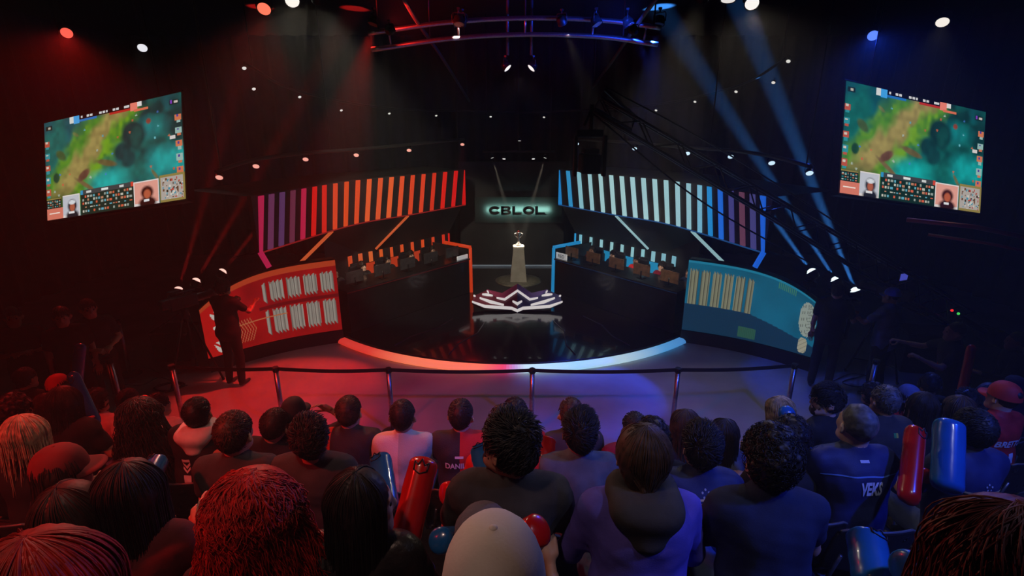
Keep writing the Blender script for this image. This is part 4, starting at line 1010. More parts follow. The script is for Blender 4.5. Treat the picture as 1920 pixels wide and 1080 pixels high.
# big lamps near the top of the hall
TOP = [(495, 17, RED, 420, 46, (-2.2, 2.6, 1.5), ((1., .18, .1), 1.2), 'red wash lamp hanging beside two bright white lamps'),
       (125, 62, RED, 520, 50, (-3.2, 3.0, 1.2), ((1., .12, .08), 1.1), 'red wash lamp alone high above the red side screen'),
       (267, 90, WHITE, 12, 40, (-3.5, 4, 0), ((.95, .95, 1.), .9), 'white oval lamp above the red side screen'),
       (548, 2, WARM, 150, 60, (-.8, 2.8, 1.6), ((1., .95, .85), 1.0), 'small white lamp between the red lamp and the brightest lamp'),
       (598, -2, WARM, 800, 44, (-2.2, 12, 1.2), ((1., .96, .86), 1.6), 'brightest warm white lamp at the top on the red side'),
       (1315, -4, WARM, 680, 44, (2.4, 12, 1.2), ((1., .96, .86), 1.4), 'brightest warm white lamp at the top on the blue side'),
       (1365, 1, WARM, 30, 60, (2.0, 6, 0), ((1., .95, .88), .8), 'faint white lamp right beside the brightest blue side lamp'),
       (1410, 7, WARM, 130, 60, (1.6, 2.8, 1.6), ((1., .96, .9), 1.0), 'white oval lamp beyond the brightest blue side lamp'),
       (1637, 67, BLUE, 560, 50, (2.6, 2.4, 1.4), ((.12, .25, 1.), 1.1), 'blue wash lamp above the blue side screen'),
       (1767, 42, WHITE, 26, 50, (3.0, 4, 0), ((1., .93, .84), .95), 'white oval lamp high above the blue side screen')]
for px, py, c, pw, a, tg, ln, lb in TOP:
    u, aa, bb = ray(px, py); p = at_d(px, py, (5.45-CAM_H)/bb); fixture(p, tg, c, pw, deg(a), ln, lb, None, .085, soft=.1)
    hp = MB().cyl((0, 0, .25), (0, 0, 6.6-p.z), .02, n=6).build('drop_pipe', M_BLACK, None, p); tag(hp, 'drop pipe holding the '+lb.replace(' hanging', '').replace(' high above', ' over').replace(' alone', ''), 'pipe')
# floor washes from the front truss
for i, (px, c, pw, tg, a, nm) in enumerate(((700, RED, 1750, (-3.5, 7.0, 0), 34, 'red'), (1235, BLUE, 1900, (1.2, 7.2, 0), 26, 'blue'), (860, WARM, 22, (-.7, 6.6, 0), 26, 'warm'), (1120, WARM, 45, (3.6, 7.0, 0), 28, 'pale'), (1180, BLUE, 1300, (5.6, 7.4, 0), 30, 'deep blue'))):
    p = at_y(px, 46, 8.2); fixture(p, tg, c, pw, deg(a), (tuple(min(1, .25*k+.01) for k in c), .05), f'{nm} floor wash lamp on the curved double-tube truss', 'floor wash lamps on the truss', .08)
for s, pw in ((-1, 520), (1, 520)):  # unseen key lamps, added to brighten the dim players
    p = at_y(960+s*95, 44, 8.3); fixture(p, (s*3.2, 11.6, 1.1), WARM, pw, deg(17), ((.3, .28, .25), .05), f'added pale key lamp on the truss aimed at the {"red" if s < 0 else "blue"} side players', 'added player key lamps', .07)
for x, c, pw, tg, nm in ((-4.2, RED, 800, (-2.7, 2.9, 1.4), 'red'), (-1.2, (1., .62, .5), 95, (-1.0, 2.4, 1.6), 'warm'), (2.4, (.6, .66, 1.), 130, (2.0, 2.4, 1.6), 'pale blue'), (4.2, BLUE, 900, (2.7, 2.9, 1.4), 'blue')):
    fixture((x, .4, 6.2), tg, c, pw, deg(70), (c, .6), f'{nm} audience wash lamp hanging over the rear seats', 'audience wash lamps', .12, .6, soft=.15)
# unseen uplights, added to tint the truss tubes red and blue
for s, c in ((-1, RED), (1, BLUE)):
    p = Vector((s*1.6, 7.5, 5.25)); fixture(p, (s*1.1, 8.4, 5.9), c, 130 if s < 0 else 220, deg(110), (c, .2), f'{"red" if s<0 else "blue"} lamp added to light the curved truss', None, .06)
# beam lamps standing behind the LED walls
for i, (px, py, tx, ty_) in enumerate(((335, 543, 405, 300), (368, 527, 500, 300), (417, 510, 560, 330))):
    p = at_y(px, py, 9.6); q = at_y(tx, ty_, 11.0); fixture(p, q, RED, 26000, deg(5), ((1., .55, .45), 1.3), f'red beam lamp shooting up behind the red wall, {words[i]} from the edge', 'red beam lamps', .085, .6, 'beam_spotlight', base=True, soft=.03)
for i, (px, py, tx, ty_) in enumerate(((1522, 510, 1400, 340), (1567, 525, 1440, 330), (1604, 545, 1420, 90))):
    p = at_y(px, py, 9.4); q = at_y(tx, ty_, 10.6); fixture(p, q, (.05, .3, 1.), 120000, deg(5.5), ((.75, .92, 1.), 1.5), f'blue beam lamp shooting up behind the teal wall, {words[i]} from the stage', 'blue beam lamps', .095, .6, 'beam_spotlight', base=True, soft=.03)
    st_ = MB().cyl((0, 0, 0), (0, 0, p.z-.27), .03, n=8).build('lamp_stand', M_BLACK, None, (p.x, p.y, 0)); tag(st_, f'stand under the blue beam lamp, {words[i]} from the stage', 'stand')
for i, (px, py) in enumerate(((335, 543), (368, 527), (417, 510))):
    p = at_y(px, py, 9.6); st_ = MB().cyl((0, 0, 0), (0, 0, p.z-.25), .03, n=8).build('lamp_stand', M_BLACK, None, (p.x, p.y, 0)); tag(st_, f'stand under the red beam lamp, {words[i]} from the edge', 'stand')

# ------------------------------------------------------------------ audience chairs
M_SHELL = mat('chair_plastic', (.016, .016, .018), .38, noise=.3, nscale=25, bump=.15, bscale=150)
M_TUBE = mat('chair_steel', (.25, .25, .26), .35, .9, noise=.15, nscale=30)
CH = {}
def chair_meshes():
    # back shell: a curved sheet with a row of round-ish drain holes, real thickness
    nx, nz = 30, 18; hw = .225; holes = {(4, 4), (4, 14), (25, 4), (25, 14), (12, 4), (17, 4), (12, 14), (17, 14)}; V = []; F = []
    def P(i, j, o):
        u = i/nx*2-1; v = j/nz; wd = hw*(1-.10*max(0, v-.7)/.3*abs(u)**4); y = -.205-.075*v-.0*u+.035*u*u-o*.012; z = .50+.345*v-.02*max(0, abs(u)-.8)/.2*(v > .9)
        return (u*wd, y, z)
    for o in (0, 1):
        for j in range(nz+1):
            for i in range(nx+1): V.append(P(i, j, o))
    n1 = (nx+1)*(nz+1); I = lambda i, j, o: o*n1+j*(nx+1)+i
    for j in range(nz):
        for i in range(nx):
            if (i, j) in holes:
                F += [(I(i, j, 0), I(i+1, j, 0), I(i+1, j, 1), I(i, j, 1)), (I(i+1, j, 0), I(i+1, j+1, 0), I(i+1, j+1, 1), I(i+1, j, 1)), (I(i+1, j+1, 0), I(i, j+1, 0), I(i, j+1, 1), I(i+1, j+1, 1)), (I(i, j+1, 0), I(i, j, 0), I(i, j, 1), I(i, j+1, 1))]; continue
            F += [(I(i, j, 0), I(i, j+1, 0), I(i+1, j+1, 0), I(i+1, j, 0)), (I(i, j, 1), I(i+1, j, 1), I(i+1, j+1, 1), I(i, j+1, 1))]
    for i in range(nx): F += [(I(i, 0, 0), I(i+1, 0, 0), I(i+1, 0, 1), I(i, 0, 1)), (I(i, nz, 1), I(i+1, nz, 1), I(i+1, nz, 0), I(i, nz, 0))]
    for j in range(nz): F += [(I(0, j, 1), I(0, j+1, 1), I(0, j+1, 0), I(0, j, 0)), (I(nx, j, 0), I(nx, j+1, 0), I(nx, j+1, 1), I(nx, j, 1))]
    CH['backrest'] = MB().add(V, F, True).mesh('backrest')
    m = MB(); m.tube([P(i, nz, .5) for i in range(nx+1)], .0075, 6); CH['rim'] = m.mesh('top_rim')
    n = 12; V = []; F = []
    for o in (0, 1):
        for j in range(n+1):
            for i in range(n+1):
                u = i/n*2-1; v = j/n; V.append((u*.225, -.2+.42*v, .43+.02*u*u-.03*math.sin(v*2.6)+.012*(1-v)-o*.014))
    n1 = (n+1)**2
    for j in range(n):
        for i in range(n):
            a = j*(n+1)+i; F += [(a, a+1, a+n+2, a+n+1), (n1+a, n1+a+n+1, n1+a+n+2, n1+a+1)]
    for k in range(n): F += [(k, n1+k, n1+k+1, k+1), (n*(n+1)+k, n*(n+1)+k+1, n1+n*(n+1)+k+1, n1+n*(n+1)+k)]
    CH['seat'] = MB().add(V, F, True).mesh('seat')
    for nm, pts in (('leg', [(.2, .17, .42), (.225, .2, .01)]), ('rear_leg', [(.2, -.18, .42), (.225, -.24, .01)])):
        CH[nm] = MB().tube(pts, .011, 8).mesh('leg')
    m = MB()
    for s in (-1, 1): m.tube([(s*.2, .18, .415), (s*.2, -.2, .415), (s*.19, -.225, .5), (s*.17, -.25, .66)], .011, 8)
    m.tube([(-.2, .1, .41), (.2, .1, .41)], .009, 6); CH['frame'] = m.mesh('frame')
chair_meshes()
def audience_chair(loc, rz, label):
    r = empty('audience_chair', loc, rz, label, 'chair', 'black plastic audience chairs')
    bk = new_obj('backrest', CH['backrest'], M_SHELL, r); new_obj('seat', CH['seat'], M_SHELL, r); new_obj('top_rim', CH['rim'], mat('chair_rim', (.09, .09, .1), .3), bk)
    for nm in ('leg', 'rear_leg'):
        for s in (1, -1): o = new_obj('leg', CH[nm], M_TUBE, r); o.scale = (s, 1, 1)
    new_obj('frame', CH['frame'], M_TUBE, r); return r

# ------------------------------------------------------------------ inflatable clapper sticks
STK = {}
def stick_mesh():
    n = 20; V = []; F = []; rows = [(-.5, .012, 1.9), (-.485, .03, 1.6), (-.46, .05, 1.2), (-.42, .06, 1.0)]+[(z, .062, 1.) for z in np.linspace(-.38, .38, 9)]+[(.42, .061, 1.), (.455, .053, 1.1), (.48, .036, 1.3), (.495, .018, 1.5), (.5, .004, 1.7)]
    for z, r, e in rows:
        for k in range(n): a = 2*math.pi*k/n; V.append((r*e**.5*math.cos(a)*(1+.03*math.sin(3*a+z*20)), r/e**.5*math.sin(a), z*.62*1.0))
    for i in range(len(rows)-1):
        for k in range(n): F.append((i*n+k, i*n+(k+1) % n, (i+1)*n+(k+1) % n, (i+1)*n+k))
    F += [tuple(reversed(range(n))), tuple((len(rows)-1)*n+k for k in range(n))]
    STK['tube'] = MB().add(V, F, True).mesh('tube')
    m = MB(); pts = []      # printed zig-zag crown mark near the tip
    for k, (a, z) in enumerate(((-.45, .0), (-.5, .05), (-.22, .03), (0., .065), (.22, .03), (.5, .05), (.45, .0), (0, -.02), (-.45, .0))):
        pts.append((a, .215+z))
    pts = [(.0637*math.cos(u-math.pi/2), .0637*math.sin(u-math.pi/2), zz) for (a_, z_), (b_, y_) in zip(pts[:-1], pts[1:]) for u, zz in ((a_+(b_-a_)*e/5, z_+(y_-z_)*e/5) for e in range(6))]
    m.tube(pts, .0035, 4); STK['mark'] = m.mesh('printed_mark')
stick_mesh()
M_SB = mat('blue_balloon', srgb('#1a5f9e'), .25, noise=.06, nscale=6, coat=.4); M_SR = mat('red_balloon', srgb('#c21410'), .25, noise=.08, nscale=6, coat=.4)
M_INK = mat('dark_print', (.015, .012, .02), .5)
def stick(a, b, blue, label, L=None, fat=1., mark=True):
    """tip a, foot b (world points)"""
    a = Vector(a); b = Vector(b); d = a-b; r = empty('clapper_stick', b, 0, label, 'inflatable stick', 'inflatable clapper sticks')
    q = d.to_track_quat('Z', 'Y'); zz = d.length; k = zz/.62
    # spin so that the printed side looks up and back to the seats
    v = q.inverted() @ Vector((0, -1, .4)); ang = math.atan2(v.y, v.x)+math.pi/2; q = q @ Matrix.Rotation(ang, 3, 'Z').to_quaternion()
    for nm, key, m in (('tube', 'tube', M_SB if blue else M_SR), ('printed_mark', 'mark', M_INK)):
        if key == 'mark' and not mark: continue
        o = new_obj(nm, STK[key], m, r); o.rotation_mode = 'QUATERNION'; o.rotation_quaternion = q; o.location = d*.5; o.scale = (fat, fat, k)
    return r

# ------------------------------------------------------------------ people
SKIN = {k: mat('skin_'+k, c, .5, noise=.1, nscale=10, spec=.4) for k, c in dict(light=(.60, .36, .26), tan=(.42, .22, .14), brown=(.24, .12, .075), dark=(.10, .05, .032)).items()}
M_EYE = mat('eye', (.05, .04, .04), .2); M_SHOE = mat('shoe_black', (.02, .02, .022), .5, noise=.3, nscale=20)
HAIRC = {k: mat('hair_'+k, c, .55, noise=.35, nscale=35, spec=.4) for k, c in dict(black=(.012, .010, .010), dark=(.022, .015, .012), brown=(.055, .030, .018), auburn=(.16, .03, .018), red=(.40, .014, .010), blond=(.45, .31, .15), sandy=(.42, .27, .17), grey=(.10, .095, .09)).items()}
def cloth(name, c, rough=.85, **k): return mat('cloth_'+name, c, rough, noise=k.get('noise', .14), nscale=12, bump=.1, bscale=180, spec=.3)
CL = dict(black=cloth('black', (.018, .018, .019)), charcoal=cloth('charcoal', (.045, .043, .042)), navy=cloth('navy', (.012, .02, .055)), white=cloth('white', (.62, .60, .57)), grey=cloth('grey', (.16, .165, .17)),
    slate=cloth('slate', (.085, .10, .12)), violet=cloth('violet', (.10, .08, .42)), maroon=cloth('maroon', (.22, .012, .03)), redshirt=cloth('red', (.52, .015, .012)), denim=cloth('denim', (.07, .10, .19)), jersey=cloth('jersey', (.018, .026, .085), .6), leather=mat('leather_black', (.014, .013, .013), .38, noise=.3, nscale=20, bump=.4, bscale=40),
    khaki=cloth('khaki', (.16, .12, .08)), polo=cloth('polo', (.012, .012, .013)), wine=cloth('wine', (.10, .012, .015)),
    redblack=split_mat('jersey_red_black', (.02, .018, .018), (.48, .014, .012), 'X', .0), orangeblack=split_mat('jersey_orange_black', (.42, .05, .02), (.02, .018, .018), 'X', -.13), whitegrey=split_mat('tee_white_grey', (.62, .58, .55), (.40, .45, .42), 'X', -.02), redjersey=cloth('redjersey', (.42, .015, .02), .6))
PEOPLE = {}
HB = {0: (.019, .0095), 1: (.026, .0125), 2: (.032, .015)}
def person(short, label, px, py, row, yaw=0., sc=1., hair='short', hc='dark', shirt='black', sleeve='short', legs='denim', skin='tan', lod=1, seed=0, cap=None, capback=False, phones=False, glasses=None, beard=False, hood=None, chair=True, dz=0., pos=None, hand_grey=None, group='seated audience', **pose):
    for k_, d_ in (('lean', .09),): pose.setdefault(k_, d_)
    hb, hh = HB[lod]
    B = body_parts(tuple(sorted(pose.items())), hb, hh, sleeve); J = B['J']
    hz_top = .155
    if hair and cap is None: hm_ = hair_mesh(hair, seed, 1 if lod else 0); hz_top = max(v.co.z for v in hm_.vertices)-.004
    elif cap is not None: hz_top = .15 if hair in (None, 'crop') else .165
    top = B['hc']+B['R']@np.array([0, -.012, hz_top])
    fz = TIER[row]+dz if isinstance(row, int) else row
    ca, sa = math.cos(yaw), math.sin(yaw); tx, ty_ = sc*(top[0]*ca-top[1]*sa), sc*(top[0]*sa+top[1]*ca)
    if pos is None:
        P = at_z(px, py, fz+sc*top[2]); o = Vector((P.x-tx, P.y-ty_, fz))
    else: o = Vector((pos[0], pos[1], fz))
    r = empty('person', o, yaw, label, 'person', group, sc)
    new_obj('body', B['body'], [SKIN[skin], M_EYE, M_SHOE], r)
    sh = new_obj('shirt', B['shirt'], CL[shirt], r)
    if sleeve == 'none': sh.name = 'top'
    new_obj('trousers', B['trousers'], CL[legs], r)
    HM = Matrix.Translation(Vector(B['hc'])) @ Matrix(B['R'].tolist()).to_4x4()
    def on_head(nm, me, m):
        x = new_obj(nm, me, m, r); x.matrix_local = HM; return x
    if hair:
        ho = on_head('hair', hair_mesh(hair, seed, 1 if lod else 0), HAIRC[hc])
        if cap is not None: ho.scale = (.96, .95, .93)
    if cap is not None:
        co = on_head('cap', beanie_mesh() if cap[1] == 'beanie' else cap_mesh(capback), cap[0]); co.scale = (1, 1, 1) if hair in (None, 'crop') else (1.17, 1.12, 1.12)
    if phones: on_head('headphones', phones_mesh(), M_BLACK if phones is True else phones)
    if glasses: on_head('glasses', glasses_mesh(), M_BLACK)
    if beard: on_head('beard', hair_mesh('beard', seed, 1 if lod else 0), HAIRC[hc])
    if hood:
        x = new_obj('hood', hood_mesh(), CL[hood], r); x.location = Vector(J['nb'])+Vector((0, .01, .13)); x.rotation_euler = (-float(pose.get('lean', 0))*.6, 0, 0)
    if chair and not pose.get('stand'): audience_chair(o, yaw, f'black plastic chair under the {short}')
    PEOPLE[short] = dict(root=r, B=B, J=J, o=o, yaw=yaw, sc=sc, shirt=B['shirt'], shirt_obj=sh)
    return r
def hand_pos(short, i=1, along=.09):
    p = PEOPLE[short]; S, E_, W, d, h = p['J']['arm%d' % i]; v = Vector(W+d*along)*p['sc']; v.rotate(Matrix.Rotation(p['yaw'], 3, 'Z')); return p['o']+v
def print_on_back(short, me, m, z, x=0., name='lettering', arch=0., lift=.004):
    """lays flat print onto the back of a shirt"""
    p = PEOPLE[short]; sm = p['shirt']; bv = BVHTree.FromPolygons([v.co for v in sm.vertices], [q.vertices[:] for q in sm.polygons])
    bm = bmesh.new(); bm.from_mesh(me)
    bmesh.ops.triangulate(bm, faces=bm.faces[:])
    for _ in range(3):
        lng = [e for e in bm.edges if e.calc_length() > .022]
        if not lng: break
        bmesh.ops.subdivide_edges(bm, edges=lng, cuts=1); bmesh.ops.triangulate(bm, faces=bm.faces[:])
    J = p['J']; zz = float(J['hip'][2])+z
    for v in bm.verts:
        X = v.co.x+x; Z = zz+v.co.y-arch*v.co.x**2; hit = bv.ray_cast(Vector((X, -1.2, Z)), Vector((0, 1, 0)))
        y = hit[0].y if hit[0] else -.1
        v.co = Vector((X, y-lift-max(0, v.co.z)*.5, Z))
    bm.to_mesh(me); bm.free(); me.update(); o = new_obj(name, me, m, p['shirt_obj']); return o
def flat_poly(polys):
    m = MB()
    for P in polys: n = len(P); m.add([(x, y, 0) for x, y in P], [tuple(range(n))])
    return m.mesh('print')
M_PW = mat('print_white', (.62, .62, .62), .7); M_PG = mat('print_grey', (.36, .37, .40), .7); M_PY = mat('print_gold', (.55, .40, .20), .6); M_PB = mat('print_lightblue', (.12, .25, .5), .6)
rect_ = lambda x0, y0, x1, y1: [(x0, y0), (x1, y0), (x1, y1), (x0, y1)]
CAPB = (mat('cap_black', (.018, .016, .018), .8, noise=.2), 'cap'); CAPW = (mat('cap_white', (.72, .66, .60), .85, noise=.05, bump=.07, bscale=150), 'cap'); CAPR = (mat('cap_red', (.55, .02, .015), .7, noise=.1), 'cap'); CAPG = (mat('hat_grey', (.13, .12, .15), .85, noise=.2, bump=.3, bscale=90), 'beanie'); CAPN = (mat('beanie_navy', (.03, .045, .09), .9, noise=.2), 'beanie'); CAPBL = (mat('cap_bluewhite', (.14, .18, .32), .8, noise=.25, nscale=14), 'cap'); CAPWINE = (mat('cap_wine', (.16, .02, .02), .8, noise=.2), 'cap')
P = person
# ---------- row 3: closest to the lens
P('white cap', 'person in a plain white cap seen from behind, bottom middle', 925, 985, 3, hair='crop', hc='black', cap=CAPW, capback=False, shirt='charcoal', lod=0, skin='light', arms=('lap', 'lap'), legs='grey')
P('glossy red head', 'person with long glossy red hair at the lower corner by the aisle', 45, 1008, 3, sc=.97, hair='long', hc='red', shirt='wine', lod=0, female=True, seed=3, skin='light', arms=('lap', 'knee'))
P('dark red mane', 'person with long dark red hair, closest on the blue side', 1925, 946, 3, sc=.98, hair='wavy', hc='auburn', shirt='navy', lod=0, female=True, seed=4, skin='light', arms=('lap', 'lap'), sleeve='long')
# ---------- row 2
P('curly redhead', 'woman with a big mass of curly bright red hair', 466, 884, 2, sc=.97, hair='frizz', hc='red', shirt='charcoal', lod=0, female=True, seed=1, skin='light', arms=('holdout', 'lap'), sleeve='long')
P('leather jacket woman', 'woman in a black leather jacket turning her face to the side', 668, 884, 2, sc=.96, hair='long', hc='black', shirt='leather', sleeve='long', lod=0, female=True, seed=2, skin='light', hy=-1.15, arms=('lap', 'lap'))
P('big haired man', 'man with thick dark hair and a black tee looking aside', 966, 772, 2, hair='tuft', hc='black', shirt='charcoal', lod=0, seed=5, skin='tan', hy=.85, hp=-.12, arms=('lap', 'lap'), side=.05, build=1.06, beard=True)
P('purple hoodie woman', 'woman with long brown hair in a purple-blue hoodie with black hood', 1214, 798, 2, sc=1.0, hair='tail', hc='brown', shirt='violet', sleeve='long', hood='charcoal', lod=0, female=True, seed=6, skin='light', hr=.04, arms=('lap', 'lap'), build=1.1, lean=.2)
P('curly navy man', 'man with dense dark curls in a plain navy shirt', 1458, 798, 2, sc=.97, hair='curly', hc='black', shirt='navy', lod=0, seed=7, skin='tan', arms=('lap', 'lap'), lean=.16)
P('grey hat', 'person in a soft grey hat just ahead of the white cap', 906, 962, 2, sc=.95, dz=-.08, hair='curly', hc='dark', cap=CAPG, shirt='grey', lod=0, seed=8, lean=.25, arms=('knee', 'hold'))
P('black haired woman', 'woman with long straight black hair on the red side aisle', 230, 866, 2, sc=.95, hair='long', hc='black', shirt='wine', lod=0, female=True, seed=9, skin='tan', hy=-.2, arms=('lap', 'lap'), sleeve='long')
P('white collar person', 'person with dark hair and a pale shirt collar bent forward', 104, 916, 2, sc=.93, hair='bob', hc='dark', shirt='wine', sleeve='long', lod=0, female=True, seed=10, skin='tan', lean=.15, hy=-.6, hp=-.2, arms=('lap', 'hold'))
# ---------- row 1
P('short haired man', 'man with short brown hair and a black tee, red side', 430, 774, 1, hair='short', hc='brown', shirt='charcoal', lod=0, seed=11, skin='light', arms=('lap', 'lap'), build=1.05)
P('bowed man', 'man with tousled dark hair bowing his head, black tee', 575, 786, 1, hair='tuft', hc='dark', shirt='charcoal', lod=0, seed=12, skin='tan', hp=-.35, hy=.5, lean=.0, arms=('lap', 'lap'), build=1.08)
P('hidden curly man', 'man with curly brown hair mostly hidden behind the thick haired man', 950, 762, 1, hair='curly', hc='brown', shirt='redshirt', lod=1, seed=13, skin='light', hy=.6, glasses=True, arms=('lap', 'lap'))
P('slate tee man', 'man with dark wavy hair in a slate blue tee', 1090, 764, 1, hair='tuft', hc='black', shirt='slate', lod=0, seed=14, skin='tan', arms=('lap', 'lap'), build=1.05)
P('alchemy fan', 'fan in a dark blue jersey lettered ALCHEMY', 1322, 790, 1, sc=1.0, hair='tuft', hc='black', shirt='jersey', lod=0, seed=15, skin='light', arms=('lap', 'lap'))
P('afro person', 'person with round dark curls holding a blue stick', 1492, 780, 1, sc=.93, hair='curly', hc='black', shirt='black', lod=1, seed=16, skin='brown', arms=('lap', 'hold'))
P('veks fan', 'broad man with short grey hair in a jersey lettered VEKS', 1618, 760, 1, sc=1.02, hair='crop', hc='grey', shirt='jersey', lod=0, seed=17, skin='light', build=1.14, arms=('lap', 'fold'))
P('gold stripe fan', 'man with thick dark hair in a jersey with a gold stripe', 1838, 768, 1, sc=.98, hair='short', hc='black', shirt='jersey', lod=0, seed=18, skin='tan', build=1.02, yaw=.1, arms=('lap', 'lap'))
P('pale haired person', 'person with pale sandy hair at the far red side', 36, 778, 1, sc=.95, hair='bob', hc='sandy', shirt='black', lod=1, seed=19, skin='light', female=True, arms=('lap', 'lap'))
P('wine cap person', 'person in a dark red cap tilted sideways, red side', 100, 836, 1, sc=1.0, hair='bob', hc='dark', cap=CAPWINE, shirt='black', lod=1, seed=20, skin='tan', yaw=-.4, hy=-.5, arms=('lap', 'lap'))
# ---------- row 0: front row of the stand
P('chevron jacket man', 'man with dark hair in a black jacket with white chevron stripes', 360, 752, 0, side=.1, hair='short', hc='black', shirt='black', sleeve='long', hood='white', lod=0, seed=21, skin='tan', hp=-.3, hy=.2, arms=('lap', 'lap'), build=1.12)
P('curly black top woman', 'woman with long dark curls and a black top, red side', 256, 745, 0, sc=.97, hair='frizz', hc='dark', shirt='black', lod=1, seed=22, skin='tan', female=True, arms=('holdlow', 'lap'))
P('patch polo man', 'man with shoulder length hair in a black polo with sleeve patches', 112, 725, 0, hair='bob', hc='dark', shirt='polo', lod=0, seed=23, skin='tan', yaw=-.15, arms=('holdlow', 'lap'), build=1.12)
P('brown haired woman', 'woman with brown hair seated behind the patch polo man', 80, 738, -1, sc=.95, hair='long', hc='brown', shirt='redshirt', lod=1, seed=24, skin='light', female=True, hy=-.3, arms=('lap', 'lap'))
P('black cap man', 'man in a black cap touching his ear, front row', 546, 745, 0, hair='crop', hc='black', cap=CAPB, shirt='black', lod=0, seed=25, skin='tan', arms=('lap', 'ear'), hy=-.2, side=-.1)
P('leaning dark haired man', 'man with dark hair leaning over and stretching out an arm', 515, 768, 0, hair='short', hc='dark', shirt='black', lod=0, seed=26, skin='tan', side=.22, lean=.05, arms=('out', 'lap'), hr=.2)
P('orange jersey man', 'man with short hair in a black and orange jersey', 650, 744, 0, hair='short', hc='brown', shirt='orangeblack', lod=0, seed=27, skin='light', arms=('fold', 'fold'), build=1.08)
P('white tee man', 'man with short dark hair in a white tee, front row', 752, 752, 0, hair='short', hc='dark', shirt='whitegrey', lod=0, seed=28, skin='tan', arms=('fold', 'fold'))
P('danilo fan', 'bearded man in a red and black jersey lettered DANILO', 863, 750, 0, hair='short', hc='dark', shirt='redblack', lod=0, seed=29, skin='light', hy=-.15, glasses=True, beard=True, arms=('fold', 'lap'))
P('front dark haired man', 'man with smooth dark hair seated by the middle barrier post', 966, 746, 0, hair='short', hc='black', shirt='redshirt', lod=1, seed=30, skin='tan', hy=.3, arms=('lap', 'lap'))
P('red brown haired man', 'man with reddish brown hair seated before the slate tee man', 1072, 748, 0, hair='short', hc='brown', shirt='charcoal', lod=1, seed=31, skin='light', side=-.08, arms=('lap', 'knee'))
P('maroon shirt man', 'man with cropped hair in a maroon shirt, front row', 1192, 774, 0, sc=.96, hair='short', hc='black', shirt='maroon', lod=1, seed=32, skin='brown', arms=('lap', 'lap'))
P('dark curly person', 'person with dark curls seated before the purple hoodie woman', 1226, 784, 1, sc=.96, hair='curly', hc='black', shirt='navy', lod=1, seed=33, skin='tan', arms=('lap', 'lap'))
P('centre parting woman', 'woman with brown hair parted in the middle, front row', 1288, 768, 0, sc=.95, hair='bob', hc='brown', shirt='black', lod=1, seed=34, skin='light', female=True, arms=('lap', 'lap'))
P('dark haired slim woman', 'woman with straight dark shoulder length hair, front row', 1362, 786, 0, sc=.93, hair='long', hc='dark', shirt='slate', lod=1, seed=35, skin='light', female=True, hy=-.25, arms=('lap', 'lap'))
P('blonde woman', 'woman with long straight blonde hair', 1462, 744, 0, sc=.96, hair='long', hc='blond', shirt='black', lod=0, seed=36, skin='light', female=True, hr=-.2, side=-.05, arms=('lap', 'lap'))
P('glasses man in profile', 'bearded man with glasses turned in profile, dark red-trimmed shirt', 1560, 716, 0, yaw=.55, hair='tuft', hc='black', shirt='black', sleeve='long', lod=0, seed=37, skin='light', hy=.75, glasses=True, beard=True, arms=('lap', 'lap'))
P('green collar man', 'man with short hair and a green-yellow mark on a grey tee', 1668, 724, 0, hair='short', hc='grey', shirt='charcoal', lod=1, seed=38, skin='tan', arms=('lap', 'lap'), build=1.08)
P('bretton fan', 'fan in a red cap and a red jersey lettered BRETTON', 1892, 716, 0, yaw=.2, sc=.98, hair='bun', hc='dark', cap=CAPR, shirt='redjersey', lod=0, seed=39, skin='light', arms=('lap', 'lap'), female=True)
P('long brown haired woman', 'woman with long loose brown hair beside the red cap', 1861, 718, -1, sc=.98, hair='wavy', hc='grey', shirt='redshirt', lod=1, seed=40, skin='light', female=True, yaw=.15, arms=('lap', 'lap'))
P('dark long haired fan', 'woman with straight dark hair beside the grey tee man', 1736, 735, 0, sc=.95, hair='long', hc='dark', shirt='black', lod=1, seed=41, skin='light', female=True, hy=.3, arms=('lap', 'lap'))
P('brown haired fan', 'woman with brown hair in front of the gold stripe fan', 1806, 742, 0, sc=.95, hair='long', hc='brown', shirt='black', lod=1, seed=42, skin='light', female=True, hy=-.2, arms=('lap', 'lap'))
# ---------- floor level rows at both sides
P('white shirt man with cap', 'man in a white shirt, first of three at floor level', 172, 728, -1, hair='tuft', hc='dark', shirt='white', lod=1, seed=43, skin='tan', arms=('lap', 'lap'))
P('white shirt man', 'man in a white shirt, middle of three at floor level', 234, 730, -1, hair='short', hc='black', shirt='white', lod=1, seed=44, skin='tan', arms=('lap', 'lap'), build=1.1)
P('white sleeve man', 'man with dark hair in a white shirt nearest the barrier', 289, 738, -1, hair='short', hc='black', shirt='white', lod=1, seed=45, skin='tan', hy=-.5, arms=('lap', 'lap'))
P('red cap floor fan', 'person in a red cap at floor level beside the leaning barrier post', 103, 702, -1, hair='bob', hc='dark', cap=CAPR, shirt='black', lod=1, seed=46, skin='tan', arms=('lap', 'lap'))
P('shadowed corner fan', 'dark haired person in shadow at the red side edge', 14, 738, 0, hair='curly', hc='black', shirt='black', lod=2, seed=47, skin='tan', arms=('lap', 'lap'))
P('shadowed floor fan', 'person in dark clothes in shadow beside the blue stick', 40, 690, -1, hair='short', hc='black', shirt='black', lod=2, seed=48, skin='tan', arms=('lap', 'hold'))
P('dark curly floor fan', 'person with dark curls at floor level behind the grey tee man', 1643, 716, -1, hair='curly', hc='black', shirt='navy', lod=1, seed=49, skin='tan', arms=('lap', 'lap'))
P('blue cap fan', 'person in a blue and white cap at floor level', 1709, 722, -1, hair='bob', hc='dark', cap=CAPBL, capback=True, shirt='redshirt', lod=1, seed=50, skin='tan', arms=('lap', 'lap'))
P('headset fan', 'dark haired person with a headset at floor level', 1750, 700, -1, hair='short', hc='black', phones=True, shirt='black', lod=1, seed=51, skin='tan', hy=-.6, arms=('lap', 'lap'))
